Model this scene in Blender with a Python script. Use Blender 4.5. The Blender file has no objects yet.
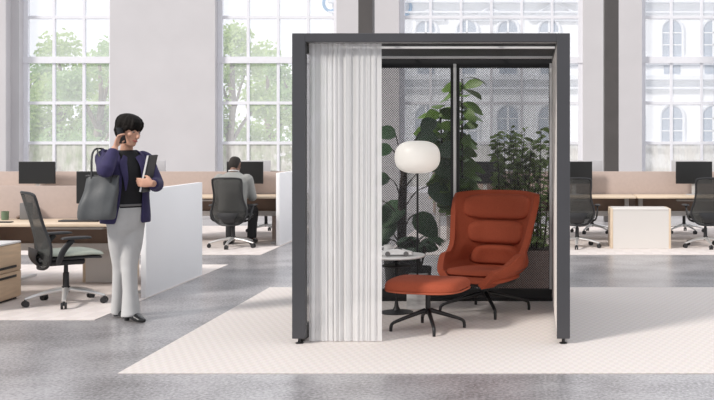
import bpy, bmesh, math, random
from mathutils import Vector, Matrix
random.seed(7)
PI = math.pi
scn = bpy.context.scene
COL = scn.collection
V = Vector

# ------------------------------------------------------------------ materials
def nodes(name):
    m = bpy.data.materials.new(name)
    m.use_nodes = True
    nt = m.node_tree
    return m, nt, nt.nodes['Principled BSDF'], nt.nodes['Material Output']

def mat(name, col, rough=0.5, metal=0.0, var=0.0, scale=8.0, bump=0.0, bscale=200.0, stretch=None, spec=None, coat=0.0):
    m, nt, b, out = nodes(name)
    b.inputs['Base Color'].default_value = (*col, 1)
    b.inputs['Roughness'].default_value = rough
    b.inputs['Metallic'].default_value = metal
    if spec is not None:
        b.inputs['Specular IOR Level'].default_value = spec
    if coat:
        b.inputs['Coat Weight'].default_value = coat
    tc = nt.nodes.new('ShaderNodeTexCoord')
    src = tc.outputs['Object']
    if stretch:
        mp = nt.nodes.new('ShaderNodeMapping')
        mp.inputs['Scale'].default_value = stretch
        nt.links.new(src, mp.inputs['Vector'])
        src = mp.outputs['Vector']
    if var:
        n = nt.nodes.new('ShaderNodeTexNoise')
        n.inputs['Scale'].default_value = scale
        n.inputs['Detail'].default_value = 5
        nt.links.new(src, n.inputs['Vector'])
        r = nt.nodes.new('ShaderNodeValToRGB')
        r.color_ramp.elements[0].position = 0.3
        r.color_ramp.elements[1].position = 0.7
        r.color_ramp.elements[0].color = (*[max(0, c * (1 - var)) for c in col], 1)
        r.color_ramp.elements[1].color = (*[min(1, c * (1 + var)) for c in col], 1)
        nt.links.new(n.outputs['Fac'], r.inputs['Fac'])
        nt.links.new(r.outputs['Color'], b.inputs['Base Color'])
    if bump:
        n2 = nt.nodes.new('ShaderNodeTexNoise')
        n2.inputs['Scale'].default_value = bscale
        nt.links.new(src, n2.inputs['Vector'])
        bp = nt.nodes.new('ShaderNodeBump')
        bp.inputs['Strength'].default_value = bump
        bp.inputs['Distance'].default_value = 0.01
        nt.links.new(n2.outputs['Fac'], bp.inputs['Height'])
        nt.links.new(bp.outputs['Normal'], b.inputs['Normal'])
    return m

def mat_emit(name, col, strength, base=(0.9, 0.88, 0.84)):
    m, nt, b, out = nodes(name)
    b.inputs['Base Color'].default_value = (*base, 1)
    b.inputs['Roughness'].default_value = 0.35
    b.inputs['Emission Color'].default_value = (*col, 1)
    b.inputs['Emission Strength'].default_value = strength
    return m

def mat_see(name, col, amount, rough=0.6, translucent=0.0, noise=None):
    """surface mixed with plain transparency; amount = share of the solid part"""
    m, nt, b, out = nodes(name)
    b.inputs['Base Color'].default_value = (*col, 1)
    b.inputs['Roughness'].default_value = rough
    tr = nt.nodes.new('ShaderNodeBsdfTransparent')
    solid = b.outputs['BSDF']
    if translucent:
        tl = nt.nodes.new('ShaderNodeBsdfTranslucent')
        tl.inputs['Color'].default_value = (*col, 1)
        mx0 = nt.nodes.new('ShaderNodeMixShader')
        mx0.inputs['Fac'].default_value = translucent
        nt.links.new(solid, mx0.inputs[1]); nt.links.new(tl.outputs[0], mx0.inputs[2])
        solid = mx0.outputs[0]
    mx = nt.nodes.new('ShaderNodeMixShader')
    mx.inputs['Fac'].default_value = amount
    nt.links.new(tr.outputs[0], mx.inputs[1]); nt.links.new(solid, mx.inputs[2])
    if noise:
        stretch, sc, lo, hi = noise
        tc = nt.nodes.new('ShaderNodeTexCoord')
        mp = nt.nodes.new('ShaderNodeMapping'); mp.inputs['Scale'].default_value = stretch
        n = nt.nodes.new('ShaderNodeTexNoise'); n.inputs['Scale'].default_value = sc; n.inputs['Detail'].default_value = 4
        mr = nt.nodes.new('ShaderNodeMapRange')
        mr.inputs['From Min'].default_value = 0.35; mr.inputs['From Max'].default_value = 0.65
        mr.inputs['To Min'].default_value = lo; mr.inputs['To Max'].default_value = hi
        nt.links.new(tc.outputs['Object'], mp.inputs['Vector']); nt.links.new(mp.outputs[0], n.inputs['Vector'])
        nt.links.new(n.outputs['Fac'], mr.inputs['Value']); nt.links.new(mr.outputs[0], mx.inputs['Fac'])
    nt.links.new(mx.outputs[0], out.inputs['Surface'])
    return m

def mat_dots(name, col, pitch, lo, hi):
    """glass printed with a fine dot screen (object x / z in metres)"""
    m, nt, b, out = nodes(name)
    b.inputs['Base Color'].default_value = (*col, 1)
    b.inputs['Roughness'].default_value = 0.4
    tc = nt.nodes.new('ShaderNodeTexCoord')
    sp = nt.nodes.new('ShaderNodeSeparateXYZ')
    nt.links.new(tc.outputs['Object'], sp.inputs[0])
    def mth(op, a, bb=None):
        n = nt.nodes.new('ShaderNodeMath'); n.operation = op
        for i, x in enumerate((a, bb)):
            if x is None: continue
            if isinstance(x, (int, float)): n.inputs[i].default_value = x
            else: nt.links.new(x, n.inputs[i])
        return n.outputs[0]
    k = 2 * PI / pitch
    along = mth('ADD', sp.outputs['X'], sp.outputs['Y'])
    s1 = mth('SINE', mth('MULTIPLY', along, k)); s2 = mth('SINE', mth('MULTIPLY', sp.outputs['Z'], k))
    p = mth('MULTIPLY', s1, s2)
    mr = nt.nodes.new('ShaderNodeMapRange')
    mr.inputs['From Min'].default_value = -0.25; mr.inputs['From Max'].default_value = 0.25
    mr.inputs['To Min'].default_value = lo; mr.inputs['To Max'].default_value = hi
    nt.links.new(p, mr.inputs['Value'])
    tr = nt.nodes.new('ShaderNodeBsdfTransparent')
    mx = nt.nodes.new('ShaderNodeMixShader')
    nt.links.new(mr.outputs[0], mx.inputs['Fac'])
    nt.links.new(tr.outputs[0], mx.inputs[1]); nt.links.new(b.outputs[0], mx.inputs[2])
    nt.links.new(mx.outputs[0], out.inputs['Surface'])
    return m

def mat_concrete():
    m, nt, b, out = nodes('polished_concrete')
    tc = nt.nodes.new('ShaderNodeTexCoord')
    def noise(sc, det=4, vec=None):
        n = nt.nodes.new('ShaderNodeTexNoise'); n.inputs['Scale'].default_value = sc; n.inputs['Detail'].default_value = det
        nt.links.new(vec or tc.outputs['Object'], n.inputs['Vector']); return n.outputs['Fac']
    r1 = nt.nodes.new('ShaderNodeValToRGB')
    r1.color_ramp.elements[0].position = 0.36; r1.color_ramp.elements[0].color = (0.10, 0.091, 0.093, 1)
    r1.color_ramp.elements[1].position = 0.62; r1.color_ramp.elements[1].color = (0.40, 0.385, 0.395, 1)
    mxn = nt.nodes.new('ShaderNodeMath'); mxn.operation = 'MULTIPLY_ADD'; mxn.inputs[1].default_value = 0.45
    mxb = nt.nodes.new('ShaderNodeMath'); mxb.operation = 'MULTIPLY'; mxb.inputs[1].default_value = 0.55
    nt.links.new(noise(45, 6), mxb.inputs[0]); nt.links.new(noise(1.8, 12), mxn.inputs[0]); nt.links.new(mxb.outputs[0], mxn.inputs[2])
    nt.links.new(mxn.outputs[0], r1.inputs['Fac'])
    r2 = nt.nodes.new('ShaderNodeValToRGB')
    r2.color_ramp.elements[0].position = 0.57; r2.color_ramp.elements[0].color = (0, 0, 0, 1)
    r2.color_ramp.elements[1].position = 0.72; r2.color_ramp.elements[1].color = (1, 1, 1, 1)
    nt.links.new(noise(55, 4), r2.inputs['Fac'])
    mx = nt.nodes.new('ShaderNodeMixRGB')
    mx.inputs['Color2'].default_value = (0.46, 0.44, 0.44, 1)
    nt.links.new(r2.outputs['Color'], mx.inputs['Fac']); nt.links.new(r1.outputs['Color'], mx.inputs['Color1'])
    nt.links.new(mx.outputs['Color'], b.inputs['Base Color'])
    mr = nt.nodes.new('ShaderNodeMapRange')
    mr.inputs['To Min'].default_value = 0.32; mr.inputs['To Max'].default_value = 0.5
    nt.links.new(noise(3.0, 6), mr.inputs['Value']); nt.links.new(mr.outputs[0], b.inputs['Roughness'])
    b.inputs['Specular IOR Level'].default_value = 0.8
    b.inputs['Coat Weight'].default_value = 0.7; b.inputs['Coat Roughness'].default_value = 0.25
    return m

def mat_rug(name, c1, c2, pitch=0.055):
    m, nt, b, out = nodes(name)
    tc = nt.nodes.new('ShaderNodeTexCoord')
    ck = nt.nodes.new('ShaderNodeTexChecker')
    ck.inputs['Scale'].default_value = 1 / pitch
    ck.inputs['Color1'].default_value = (*c1, 1); ck.inputs['Color2'].default_value = (*c2, 1)
    mp = nt.nodes.new('ShaderNodeMapping'); mp.inputs['Scale'].default_value = (1, 0.45, 1)
    nt.links.new(tc.outputs['Object'], mp.inputs['Vector']); nt.links.new(mp.outputs[0], ck.inputs['Vector'])
    n = nt.nodes.new('ShaderNodeTexNoise'); n.inputs['Scale'].default_value = 60
    nt.links.new(tc.outputs['Object'], n.inputs['Vector'])
    mx = nt.nodes.new('ShaderNodeMixRGB'); mx.blend_type = 'OVERLAY'; mx.inputs['Fac'].default_value = 0.12
    nt.links.new(ck.outputs['Color'], mx.inputs['Color1']); nt.links.new(n.outputs['Color'], mx.inputs['Color2'])
    nt.links.new(mx.outputs['Color'], b.inputs['Base Color'])
    b.inputs['Roughness'].default_value = 0.95
    b.inputs['Specular IOR Level'].default_value = 0.1
    bp = nt.nodes.new('ShaderNodeBump'); bp.inputs['Strength'].default_value = 0.3; bp.inputs['Distance'].default_value = 0.004
    nt.links.new(ck.outputs['Fac'], bp.inputs['Height']); nt.links.new(bp.outputs[0], b.inputs['Normal'])
    return m

M = {}
M['concrete'] = mat_concrete()
M['rug'] = mat_rug('cream_woven_rug', (0.655, 0.605, 0.575), (0.615, 0.565, 0.535), 0.03)
M['carpet'] = mat_rug('cream_desk_carpet', (0.68, 0.62, 0.59), (0.64, 0.58, 0.55), 0.12)
M['wall'] = mat('white_plaster', (0.585, 0.568, 0.578), 0.9, var=0.03, scale=1.5)
M['winframe'] = mat('white_window_paint', (0.80, 0.80, 0.84), 0.5, var=0.02)
M['steel_col'] = mat('dark_column_paint', (0.075, 0.068, 0.066), 0.55, var=0.08, scale=3)
M['haze_glass'] = mat_see('glare_haze_glass', (0.95, 0.97, 1.0), 0.24, 0.2)  # white share in the pane colour stands in for glare from the bright outdoors
M['frost_glass'] = mat_see('misted_window_glass', (0.80, 0.79, 0.76), 0.6, 0.5, noise=((3, 3, 1), 2.2, 0.35, 0.75))
M['pod'] = mat('pod_graphite_metal', (0.066, 0.066, 0.072), 0.38, metal=0.3, var=0.05, scale=4)
M['black'] = mat('black_metal', (0.012, 0.012, 0.013), 0.45, var=0.1)
M['black_soft'] = mat('black_plastic', (0.018, 0.018, 0.02), 0.5, var=0.1)
M['white_gloss'] = mat('white_lacquer', (0.82, 0.81, 0.80), 0.35, var=0.015)
M['white_alu'] = mat('white_aluminium', (0.8, 0.8, 0.8), 0.3, var=0.02)
M['pod_inner'] = mat('cream_felt_panel', (0.78, 0.74, 0.70), 0.9, var=0.03, scale=30)
M['dots'] = mat_dots('dot_screen_glass', (0.05, 0.05, 0.055), 0.022, 0.14, 0.62)
M['curtain'] = mat_see('sheer_white_cloth', (0.98, 0.975, 0.97), 0.8, 0.8, translucent=0.38, noise=((30, 30, 0.15), 1.0, 0.72, 0.87))
M['orange'] = mat('rust_orange_wool', (0.325, 0.060, 0.023), 0.85, var=0.08, scale=90, bump=0.15, bscale=400)
M['orange_dark'] = mat('orange_piping', (0.38, 0.085, 0.038), 0.8, var=0.05)
M['shell'] = mat('charcoal_chair_shell', (0.03, 0.028, 0.028), 0.6, var=0.1)
M['lamp'] = mat_emit('opal_lamp_glass', (1.0, 0.93, 0.84), 0.28)
M['marble'] = mat('grey_marble', (0.62, 0.61, 0.60), 0.3, var=0.35, scale=7, stretch=(1, 1, 2.5))
M['wood'] = mat('pale_oak', (0.68, 0.50, 0.34), 0.5, var=0.10, scale=3, stretch=(1, 1, 12))
M['wood_top'] = mat('pale_oak_top', (0.66, 0.53, 0.395), 0.45, var=0.06, scale=3, stretch=(2, 14, 2))
M['screen_fabric'] = mat('pink_beige_felt', (0.47, 0.38, 0.34), 0.95, var=0.03, scale=25)
M['brown_panel'] = mat('brown_modesty_panel', (0.22, 0.155, 0.12), 0.7, var=0.06)
M['laminate'] = mat('white_laminate', (0.86, 0.855, 0.86), 0.45, var=0.012, scale=2)
M['cream'] = mat('cream_laminate', (0.66, 0.63, 0.60), 0.5, var=0.015, scale=2)
M['alu_grey'] = mat('grey_leg_paint', (0.55, 0.54, 0.53), 0.4, metal=0.3, var=0.03)
M['alu'] = mat('polished_aluminium', (0.72, 0.71, 0.70), 0.36, metal=0.6, var=0.04)
M['display'] = mat('dark_display', (0.012, 0.012, 0.012), 0.35, var=0.1, scale=2)
M['mon_back'] = mat('grey_monitor_back', (0.50, 0.49, 0.50), 0.5, var=0.03)
M['mesh_back'] = mat_see('dark_chair_mesh', (0.055, 0.055, 0.052), 0.66, 0.8)
M['sage'] = mat('sage_seat_fabric', (0.42, 0.45, 0.38), 0.9, var=0.06, scale=60)
M['seat_dark'] = mat('dark_seat_fabric', (0.06, 0.06, 0.06), 0.9, var=0.1, scale=60)
M['leaf'] = mat('mid_green_leaf', (0.17, 0.30, 0.05), 0.4, var=0.35, scale=3)
M['leaf_dark'] = mat('dark_green_leaf', (0.05, 0.12, 0.045), 0.35, var=0.35, scale=4)
M['leaf_bush'] = mat('bush_leaf', (0.24, 0.34, 0.09), 0.5, var=0.4, scale=6)
M['stem'] = mat('brown_stem', (0.055, 0.04, 0.028), 0.8, var=0.2, scale=20)
M['planter'] = mat('taupe_planter', (0.42, 0.31, 0.27), 0.8, var=0.05)
M['pot'] = mat('charcoal_pot', (0.05, 0.05, 0.05), 0.6, var=0.1)
M['soil'] = mat('dark_soil', (0.04, 0.03, 0.02), 1.0, var=0.3, scale=40)
M['tree_leaf'] = mat_see('pale_tree_leaf', (0.50, 0.64, 0.27), 1.0, 0.8, 0.5, noise=((1, 1, 1), 1.0, 1.0, 1.0))
M['tree_leaf2'] = mat_see('soft_tree_leaf', (0.40, 0.57, 0.26), 1.0, 0.8, 0.5, noise=((1, 1, 1), 1.0, 1.0, 1.0))
M['bark'] = mat('tree_bark', (0.26, 0.21, 0.17), 0.9, var=0.2)
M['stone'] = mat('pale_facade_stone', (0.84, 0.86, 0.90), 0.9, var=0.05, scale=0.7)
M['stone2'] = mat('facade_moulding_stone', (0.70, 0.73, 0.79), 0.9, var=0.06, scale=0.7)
M['fac_glass'] = mat('facade_window_glass', (0.30, 0.36, 0.45), 0.3, var=0.1)
M['fac_blue'] = mat('facade_blue_ring', (0.12, 0.32, 0.55), 0.5, var=0.05)
M['ground'] = mat('pale_outdoor_paving', (0.50, 0.49, 0.47), 0.95, var=0.08, scale=0.5)
M['skin'] = mat('light_skin', (0.56, 0.31, 0.215), 0.5, var=0.05, scale=15)
M['skin_brown'] = mat('brown_skin', (0.17, 0.085, 0.055), 0.5, var=0.06, scale=15)
M['hair'] = mat('dark_brown_hair', (0.008, 0.006, 0.005), 0.7, var=0.5, scale=50, stretch=(1, 1, 0.2), spec=0.15)
M['hair_short'] = mat('short_black_hair', (0.02, 0.015, 0.012), 0.8, var=0.3, scale=80)
M['navy'] = mat('navy_blazer_cloth', (0.027, 0.021, 0.078), 0.8, var=0.12, scale=18)
M['black_cloth'] = mat('black_knit', (0.010, 0.010, 0.012), 0.9, var=0.15, scale=50)
M['trouser'] = mat('light_grey_trouser', (0.49, 0.485, 0.48), 0.9, var=0.04, scale=12)
M['suit'] = mat('grey_suit_cloth', (0.29, 0.29, 0.275), 0.9, var=0.08, scale=60)
M['dark_trouser'] = mat('black_trouser', (0.018, 0.018, 0.02), 0.9, var=0.15)
M['shoe'] = mat('black_shoe_leather', (0.010, 0.010, 0.011), 0.25, var=0.1)
M['tote'] = mat('grey_tote_leather', (0.082, 0.087, 0.09), 0.5, var=0.10, scale=6, bump=0.1, bscale=90)
M['lips'] = mat('rose_lips', (0.42, 0.10, 0.09), 0.4, var=0.04)
M['eyewhite'] = mat('eye_white', (0.42, 0.38, 0.36), 0.4, var=0.02)
M['paper'] = mat('white_paper', (0.66, 0.65, 0.64), 0.8, var=0.02)
M['green_cup'] = mat('green_cup_glaze', (0.13, 0.19, 0.12), 0.4, var=0.05)
M['grey_fabric'] = mat('grey_box_fabric', (0.16, 0.155, 0.155), 0.7, var=0.06)

# ------------------------------------------------------------------ mesh helpers
def NB(): return bmesh.new()

def obj(name, bm, m, parent=None, smooth=True, sharp=0.7):
    me = bpy.data.meshes.new(name)
    bmesh.ops.recalc_face_normals(bm, faces=bm.faces[:])
    bm.to_mesh(me); bm.free()
    if smooth:
        me.polygons.foreach_set('use_smooth', [True] * len(me.polygons))
        me.set_sharp_from_angle(angle=sharp)
    if isinstance(m, (list, tuple)):
        for k in m: me.materials.append(k)
    else: me.materials.append(m)
    o = bpy.data.objects.new(name, me)
    COL.objects.link(o)
    if parent is not None: o.parent = parent
    return o

def tag(o, label=None, cat=None, group=None, kind=None):
    if label: o['label'] = label
    if cat: o['category'] = cat
    if group: o['group'] = group
    if kind: o['kind'] = kind
    return o

def thing(name, label, cat, loc=(0, 0, 0), rz=0.0, group=None):
    o = bpy.data.objects.new(name, None); COL.objects.link(o)
    o.location = loc; o.rotation_euler = (0, 0, rz); o.empty_display_size = 0.1
    return tag(o, label, cat, group)

def struct(name, bm, m, parent=None, smooth=False):
    o = obj(name, bm, m, parent, smooth)
    if parent is None: o['kind'] = 'structure'
    return o

def dup(root, loc, rz, label, group=None):
    r = root.copy(); COL.objects.link(r); r.location = loc; r.rotation_euler = (0, 0, rz)
    r['label'] = label
    if group: r['group'] = group
    for ch in list(root.children):
        c = ch.copy(); COL.objects.link(c); c.parent = r
        for g in list(ch.children):
            d = g.copy(); COL.objects.link(d); d.parent = c
    return r

def box(bm, x0, x1, y0, y1, z0, z1, bev=0.0, seg=2, rot=None):
    r = bmesh.ops.create_cube(bm, size=1)
    vs = r['verts']
    c = V(((x0 + x1) / 2, (y0 + y1) / 2, (z0 + z1) / 2))
    for v in vs:
        v.co = V((v.co.x * (x1 - x0), v.co.y * (y1 - y0), v.co.z * (z1 - z0)))
        if rot is not None: v.co = rot @ v.co
        v.co += c
    if bev:
        es = list({e for v in vs for e in v.link_edges})
        bmesh.ops.bevel(bm, geom=es, offset=bev, segments=seg, profile=0.5, affect='EDGES')

def ring_loft(bm, rings, cap=True, closed=True):
    vr = [[bm.verts.new(p) for p in r] for r in rings]
    for a, b in zip(vr, vr[1:]):
        n = len(a)
        for i in range(n if closed else n - 1):
            j = (i + 1) % n
            bm.faces.new((a[i], a[j], b[j], b[i]))
    if cap and closed:
        bm.faces.new(vr[0][::-1]); bm.faces.new(vr[-1])
    return vr

def smooth_path(pts, rad, sub):
    """Catmull-Rom resample"""
    if sub <= 1 or len(pts) < 3: return [V(p) for p in pts], list(rad)
    P = [V(p) for p in pts]; out = []; ro = []
    for i in range(len(P) - 1):
        p0 = P[max(i - 1, 0)]; p1 = P[i]; p2 = P[i + 1]; p3 = P[min(i + 2, len(P) - 1)]
        for k in range(sub):
            t = k / sub
            out.append(0.5 * ((2 * p1) + (p2 - p0) * t + (2 * p0 - 5 * p1 + 4 * p2 - p3) * t * t + (3 * p1 - p0 - 3 * p2 + p3) * t ** 3))
            ra, rb = rad[i], rad[i + 1]
            ro.append(ra + (rb - ra) * t if not isinstance(ra, tuple) else tuple(a + (b - a) * t for a, b in zip(ra, rb)))
    out.append(P[-1]); ro.append(rad[-1])
    return out, ro

def tube(bm, pts, rad, segs=10, sub=1, cap=True, ref=None, loop=False):
    """sweep; rad per point: number or (side, up) pair; ref = up reference"""
    if not isinstance(rad, (list, tuple)) or (isinstance(rad, tuple) and len(rad) == 2 and len(pts) != 2): rad = [rad] * len(pts)
    P, R = smooth_path(pts, list(rad), sub)
    n = len(P); rings = []; up = V(ref) if ref is not None else None
    prev = None
    for i in range(n):
        if loop: t = (P[(i + 1) % n] - P[i - 1])
        else: t = P[min(i + 1, n - 1)] - P[max(i - 1, 0)]
        t.normalize()
        if up is not None: u = up - t * up.dot(t)
        elif prev is None:
            u = V((0, 0, 1)) if abs(t.z) < 0.9 else V((0, 1, 0)); u = u - t * u.dot(t)
        else: u = prev - t * prev.dot(t)
        if u.length < 1e-6: u = V((1, 0, 0)) - t * t.x
        u.normalize(); prev = u
        s = t.cross(u)
        a, b = R[i] if isinstance(R[i], tuple) else (R[i], R[i])
        rings.append([P[i] + s * (a * math.cos(2 * PI * k / segs)) + u * (b * math.sin(2 * PI * k / segs)) for k in range(segs)])
    if loop:
        rings.append(rings[0]); ring_loft(bm, rings, cap=False)
        bmesh.ops.remove_doubles(bm, verts=bm.verts[:], dist=1e-6)
    else: ring_loft(bm, rings, cap)

def ellipsoid(bm, c, r, rot=None, u=20, v=14):
    rr = bmesh.ops.create_uvsphere(bm, u_segments=u, v_segments=v, radius=1)
    c = V(c)
    for w in rr['verts']:
        p = V((w.co.x * r[0], w.co.y * r[1], w.co.z * r[2]))
        if rot is not None: p = rot @ p
        w.co = p + c

def lathe(bm, prof, c=(0, 0), segs=32):
    rings = [[V((c[0] + r * math.cos(2 * PI * k / segs), c[1] + r * math.sin(2 * PI * k / segs), z)) for k in range(segs)] for r, z in prof]
    ring_loft(bm, rings)

def rings_body(bm, rows, segs=24, yaw=0.0, p=2.3):
    """horizontal super-ellipse rings: rows of (x, y, z, rx, ry[, yaw])"""
    R = []
    for row in rows:
        x, y, z, rx, ry = row[:5]; yw = row[5] if len(row) > 5 else yaw
        ring = []
        for k in range(segs):
            a = 2 * PI * k / segs; ca, sa = math.cos(a), math.sin(a)
            lx = rx * math.copysign(abs(ca) ** (2 / p), ca); ly = ry * math.copysign(abs(sa) ** (2 / p), sa)
            ring.append(V((x + lx * math.cos(yw) - ly * math.sin(yw), y + lx * math.sin(yw) + ly * math.cos(yw), z)))
        R.append(ring)
    ring_loft(bm, R)

def remeshed(name, bm, m, voxel, parent=None, smooth_it=4):
    o = obj(name, bm, m, None)
    md = o.modifiers.new('r', 'REMESH'); md.mode = 'VOXEL'; md.voxel_size = voxel; md.use_smooth_shade = True
    sm = o.modifiers.new('s', 'SMOOTH'); sm.factor = 0.5; sm.iterations = smooth_it
    dg = bpy.context.evaluated_depsgraph_get()
    me = bpy.data.meshes.new_from_object(o.evaluated_get(dg))
    o.modifiers.clear(); old = o.data; o.data = me; bpy.data.meshes.remove(old); me.name = name
    if not me.materials: me.materials.append(m)
    me.polygons.foreach_set('use_smooth', [True] * len(me.polygons))
    if parent is not None: o.parent = parent
    return o

def leaf(bm, base, d, up, L, W, droop=0.3, n=5, fold=0.12, shape=1.0):
    d = V(d).normalized(); up = V(up); s = d.cross(up)
    if s.length < 1e-4: s = d.cross(V((1, 0, 0)))
    s.normalize(); nn = s.cross(d).normalized()
    p = V(base); rows = []
    for i in range(n + 1):
        t = i / n
        w = W * 0.5 * (math.sin(PI * min(1, t ** shape * 0.96 + 0.02)) ** 0.7) if 0 < i < n else W * 0.03
        c = p + d * (L * t) - V((0, 0, 1)) * (droop * L * t * t)
        rows.append((bm.verts.new(c - s * w + nn * (w * fold)), bm.verts.new(c), bm.verts.new(c + s * w + nn * (w * fold))))
    for a, b in zip(rows, rows[1:]):
        bm.faces.new((a[0], a[1], b[1], b[0])); bm.faces.new((a[1], a[2], b[2], b[1]))

F = 1000.0; CX, CY, CH = 532.0, 139.0, 1.48
def PX(px, Y): return (px - CX) * Y / F
def PZ(py, Y): return CH - (py - CY) * Y / F

# ------------------------------------------------------------------ camera, world, sun
cam = bpy.data.cameras.new('camera'); camo = bpy.data.objects.new('camera', cam); COL.objects.link(camo)
camo.location = (0, 0, CH); camo.rotation_euler = (PI / 2, 0, 0)
cam.sensor_width = 36; cam.lens = 36 * F / 714
cam.shift_x = (357 - CX) / 714; cam.shift_y = (CY - 200) / 714
cam.clip_end = 500
scn.camera = camo

w = bpy.data.worlds.new('sky_fill'); scn.world = w; w.use_nodes = True
bg = w.node_tree.nodes['Background']
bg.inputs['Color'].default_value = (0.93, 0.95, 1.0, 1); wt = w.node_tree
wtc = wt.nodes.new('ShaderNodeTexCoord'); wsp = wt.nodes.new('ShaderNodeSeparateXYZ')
wma = wt.nodes.new('ShaderNodeMath'); wma.operation = 'MULTIPLY_ADD'; wma.inputs[1].default_value = 0.34; wma.inputs[2].default_value = 0.88  # added sky gradient: brighter to the right and back, fills white panel and windows
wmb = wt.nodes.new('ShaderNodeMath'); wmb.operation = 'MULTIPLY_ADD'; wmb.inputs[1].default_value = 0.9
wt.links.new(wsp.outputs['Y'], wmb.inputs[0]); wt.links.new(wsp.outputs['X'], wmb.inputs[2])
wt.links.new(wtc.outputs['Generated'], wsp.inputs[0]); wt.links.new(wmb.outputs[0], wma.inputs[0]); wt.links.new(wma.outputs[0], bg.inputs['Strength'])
sun = bpy.data.lights.new('sun', 'SUN'); so = bpy.data.objects.new('sun', sun); COL.objects.link(so)
sun.energy = 2.5; sun.angle = math.radians(10); sun.color = (1.0, 0.95, 0.9)
az = math.atan2(0.76, 0.65); el = math.radians(36)
dirv = V((math.sin(az) * math.cos(el), math.cos(az) * math.cos(el), -math.sin(el)))
so.rotation_euler = dirv.to_track_quat('-Z', 'Y').to_euler()
so.location = (-6, -4, 8)
vs = scn.view_settings
vs.view_transform = 'Standard'; vs.look = 'None'; vs.gamma = 1; vs.use_curve_mapping = False
vs.exposure = 0.31
scn.cycles.use_denoising = True
scn.cycles.transparent_max_bounces = 24

# ------------------------------------------------------------------ the room
b = NB(); box(b, -24, 14, -1.0, 20.0, -0.2, 0.0); struct('floor', b, M['concrete'])
YW, TW = 20.0, 0.28
HZ = 6.0
WIN = [(-10.26, -8.44, 3), (-6.34, -3.91, 4), (-2.66, 1.02, 6), (2.20, 5.88, 6)]
SILL, HEAD = 0.40, 4.78
b = NB()
edges = [-24.0] + [e for w_ in WIN for e in w_[:2]] + [14.0]
for i in range(0, len(edges), 2):
    box(b, edges[i], edges[i + 1], YW, YW + TW, 0, HZ)
for x0, x1, n in WIN:
    box(b, x0, x1, YW, YW + TW, 0, SILL); box(b, x0, x1, YW, YW + TW, HEAD, HZ)
box(b, -23.9, -10.42, YW - 0.2, YW, 0, HZ)
struct('wall_back', b, M['wall'])
ZB = [SILL, 0.58, 1.40, 2.207, 3.02, 3.94, HEAD]
for i, (x0, x1, n) in enumerate(WIN):
    root = bpy.data.objects.new('window_%d' % (i + 1), None); COL.objects.link(root)
    root.location = ((x0 + x1) / 2, YW + 0.2, SILL); root['kind'] = 'structure'
    cx = (x0 + x1) / 2; hw = (x1 - x0) / 2
    yf0, yf1 = -0.03, 0.05
    b = NB()
    for s in (-1, 1): box(b, s * hw - (0.09 if s > 0 else 0), s * hw + (0.09 if s < 0 else 0), yf0, yf1, 0, HEAD - SILL)
    box(b, -hw, hw, yf0, yf1, 0, 0.12); box(b, -hw, hw, yf0, yf1, HEAD - SILL - 0.1, HEAD - SILL)
    box(b, -hw, hw, yf0 - 0.02, yf1, 3.075 - SILL - 0.065, 3.075 - SILL + 0.065)
    obj('frame', b, M['winframe'], root, smooth=False)
    b = NB()
    pit = 2 * hw / n
    for k in range(1, n): box(b, -hw + k * pit - 0.026, -hw + k * pit + 0.026, yf0 + 0.01, yf1 - 0.01, 0.1, HEAD - SILL - 0.05)
    for z in (1.40, 2.207, 3.94): box(b, -hw, hw, yf0 + 0.012, yf1 - 0.012, z - SILL - 0.03, z - SILL + 0.03)
    obj('glazing_bars', b, M['winframe'], root, smooth=False)
    b = NB(); box(b, -hw + 0.05, hw - 0.05, 0.005, 0.012, 1.40 - SILL, HEAD - SILL - 0.05); obj('pane', b, M['haze_glass'], root, smooth=False)
    b = NB(); box(b, -hw + 0.05, hw - 0.05, 0.005, 0.012, 0.1, 1.40 - SILL); o = obj('misted_pane', b, M['frost_glass'], root, smooth=False); o['label'] = 'misted bottom panes'
for px in (366.5, 611):
    X = PX(px, 18.0); b = NB(); box(b, X - 0.128, X + 0.128, 17.87, 18.13, 0, HZ, 0.01); o = struct('column', b, M['steel_col'])

# ------------------------------------------------------------------ outside
b = NB(); box(b, -45, 40, YW + TW + 0.01, 75, -0.35, -0.25); tag(struct('ground', b, M['ground']), kind='structure')
YF = 60.0
fac = thing('stone_building', 'pale stone building with arched windows seen outside the window panes', 'building', (0, YF, -0.25))
b = NB(); box(b, -12, 18, 0.0, 8.0, 0, 13.0); obj('wall', b, M['stone'], fac, smooth=False)
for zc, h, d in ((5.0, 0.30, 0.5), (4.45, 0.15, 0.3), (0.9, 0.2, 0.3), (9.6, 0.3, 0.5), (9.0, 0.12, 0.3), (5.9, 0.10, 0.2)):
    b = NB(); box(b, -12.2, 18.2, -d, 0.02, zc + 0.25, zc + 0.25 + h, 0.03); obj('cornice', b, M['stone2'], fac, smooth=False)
def arch_pts(w_, z0, z1, n=12):
    r = w_ / 2; pts = [(-r, z0), (r, z0)]
    for k in range(n + 1):
        a = PI * k / n; pts.append((r * math.cos(a), z1 - r + r * math.sin(a)))
    return pts
def prism(bm, pts, y0, y1, cx=0, cz=0):
    f = [bm.verts.new((cx + x, y0, cz + z)) for x, z in pts]; g = [bm.verts.new((cx + x, y1, cz + z)) for x, z in pts]
    bm.faces.new(f); bm.faces.new(g[::-1]); n = len(f)
    for i in range(n): bm.faces.new((f[i], f[(i + 1) % n], g[(i + 1) % n], g[i]))
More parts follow.
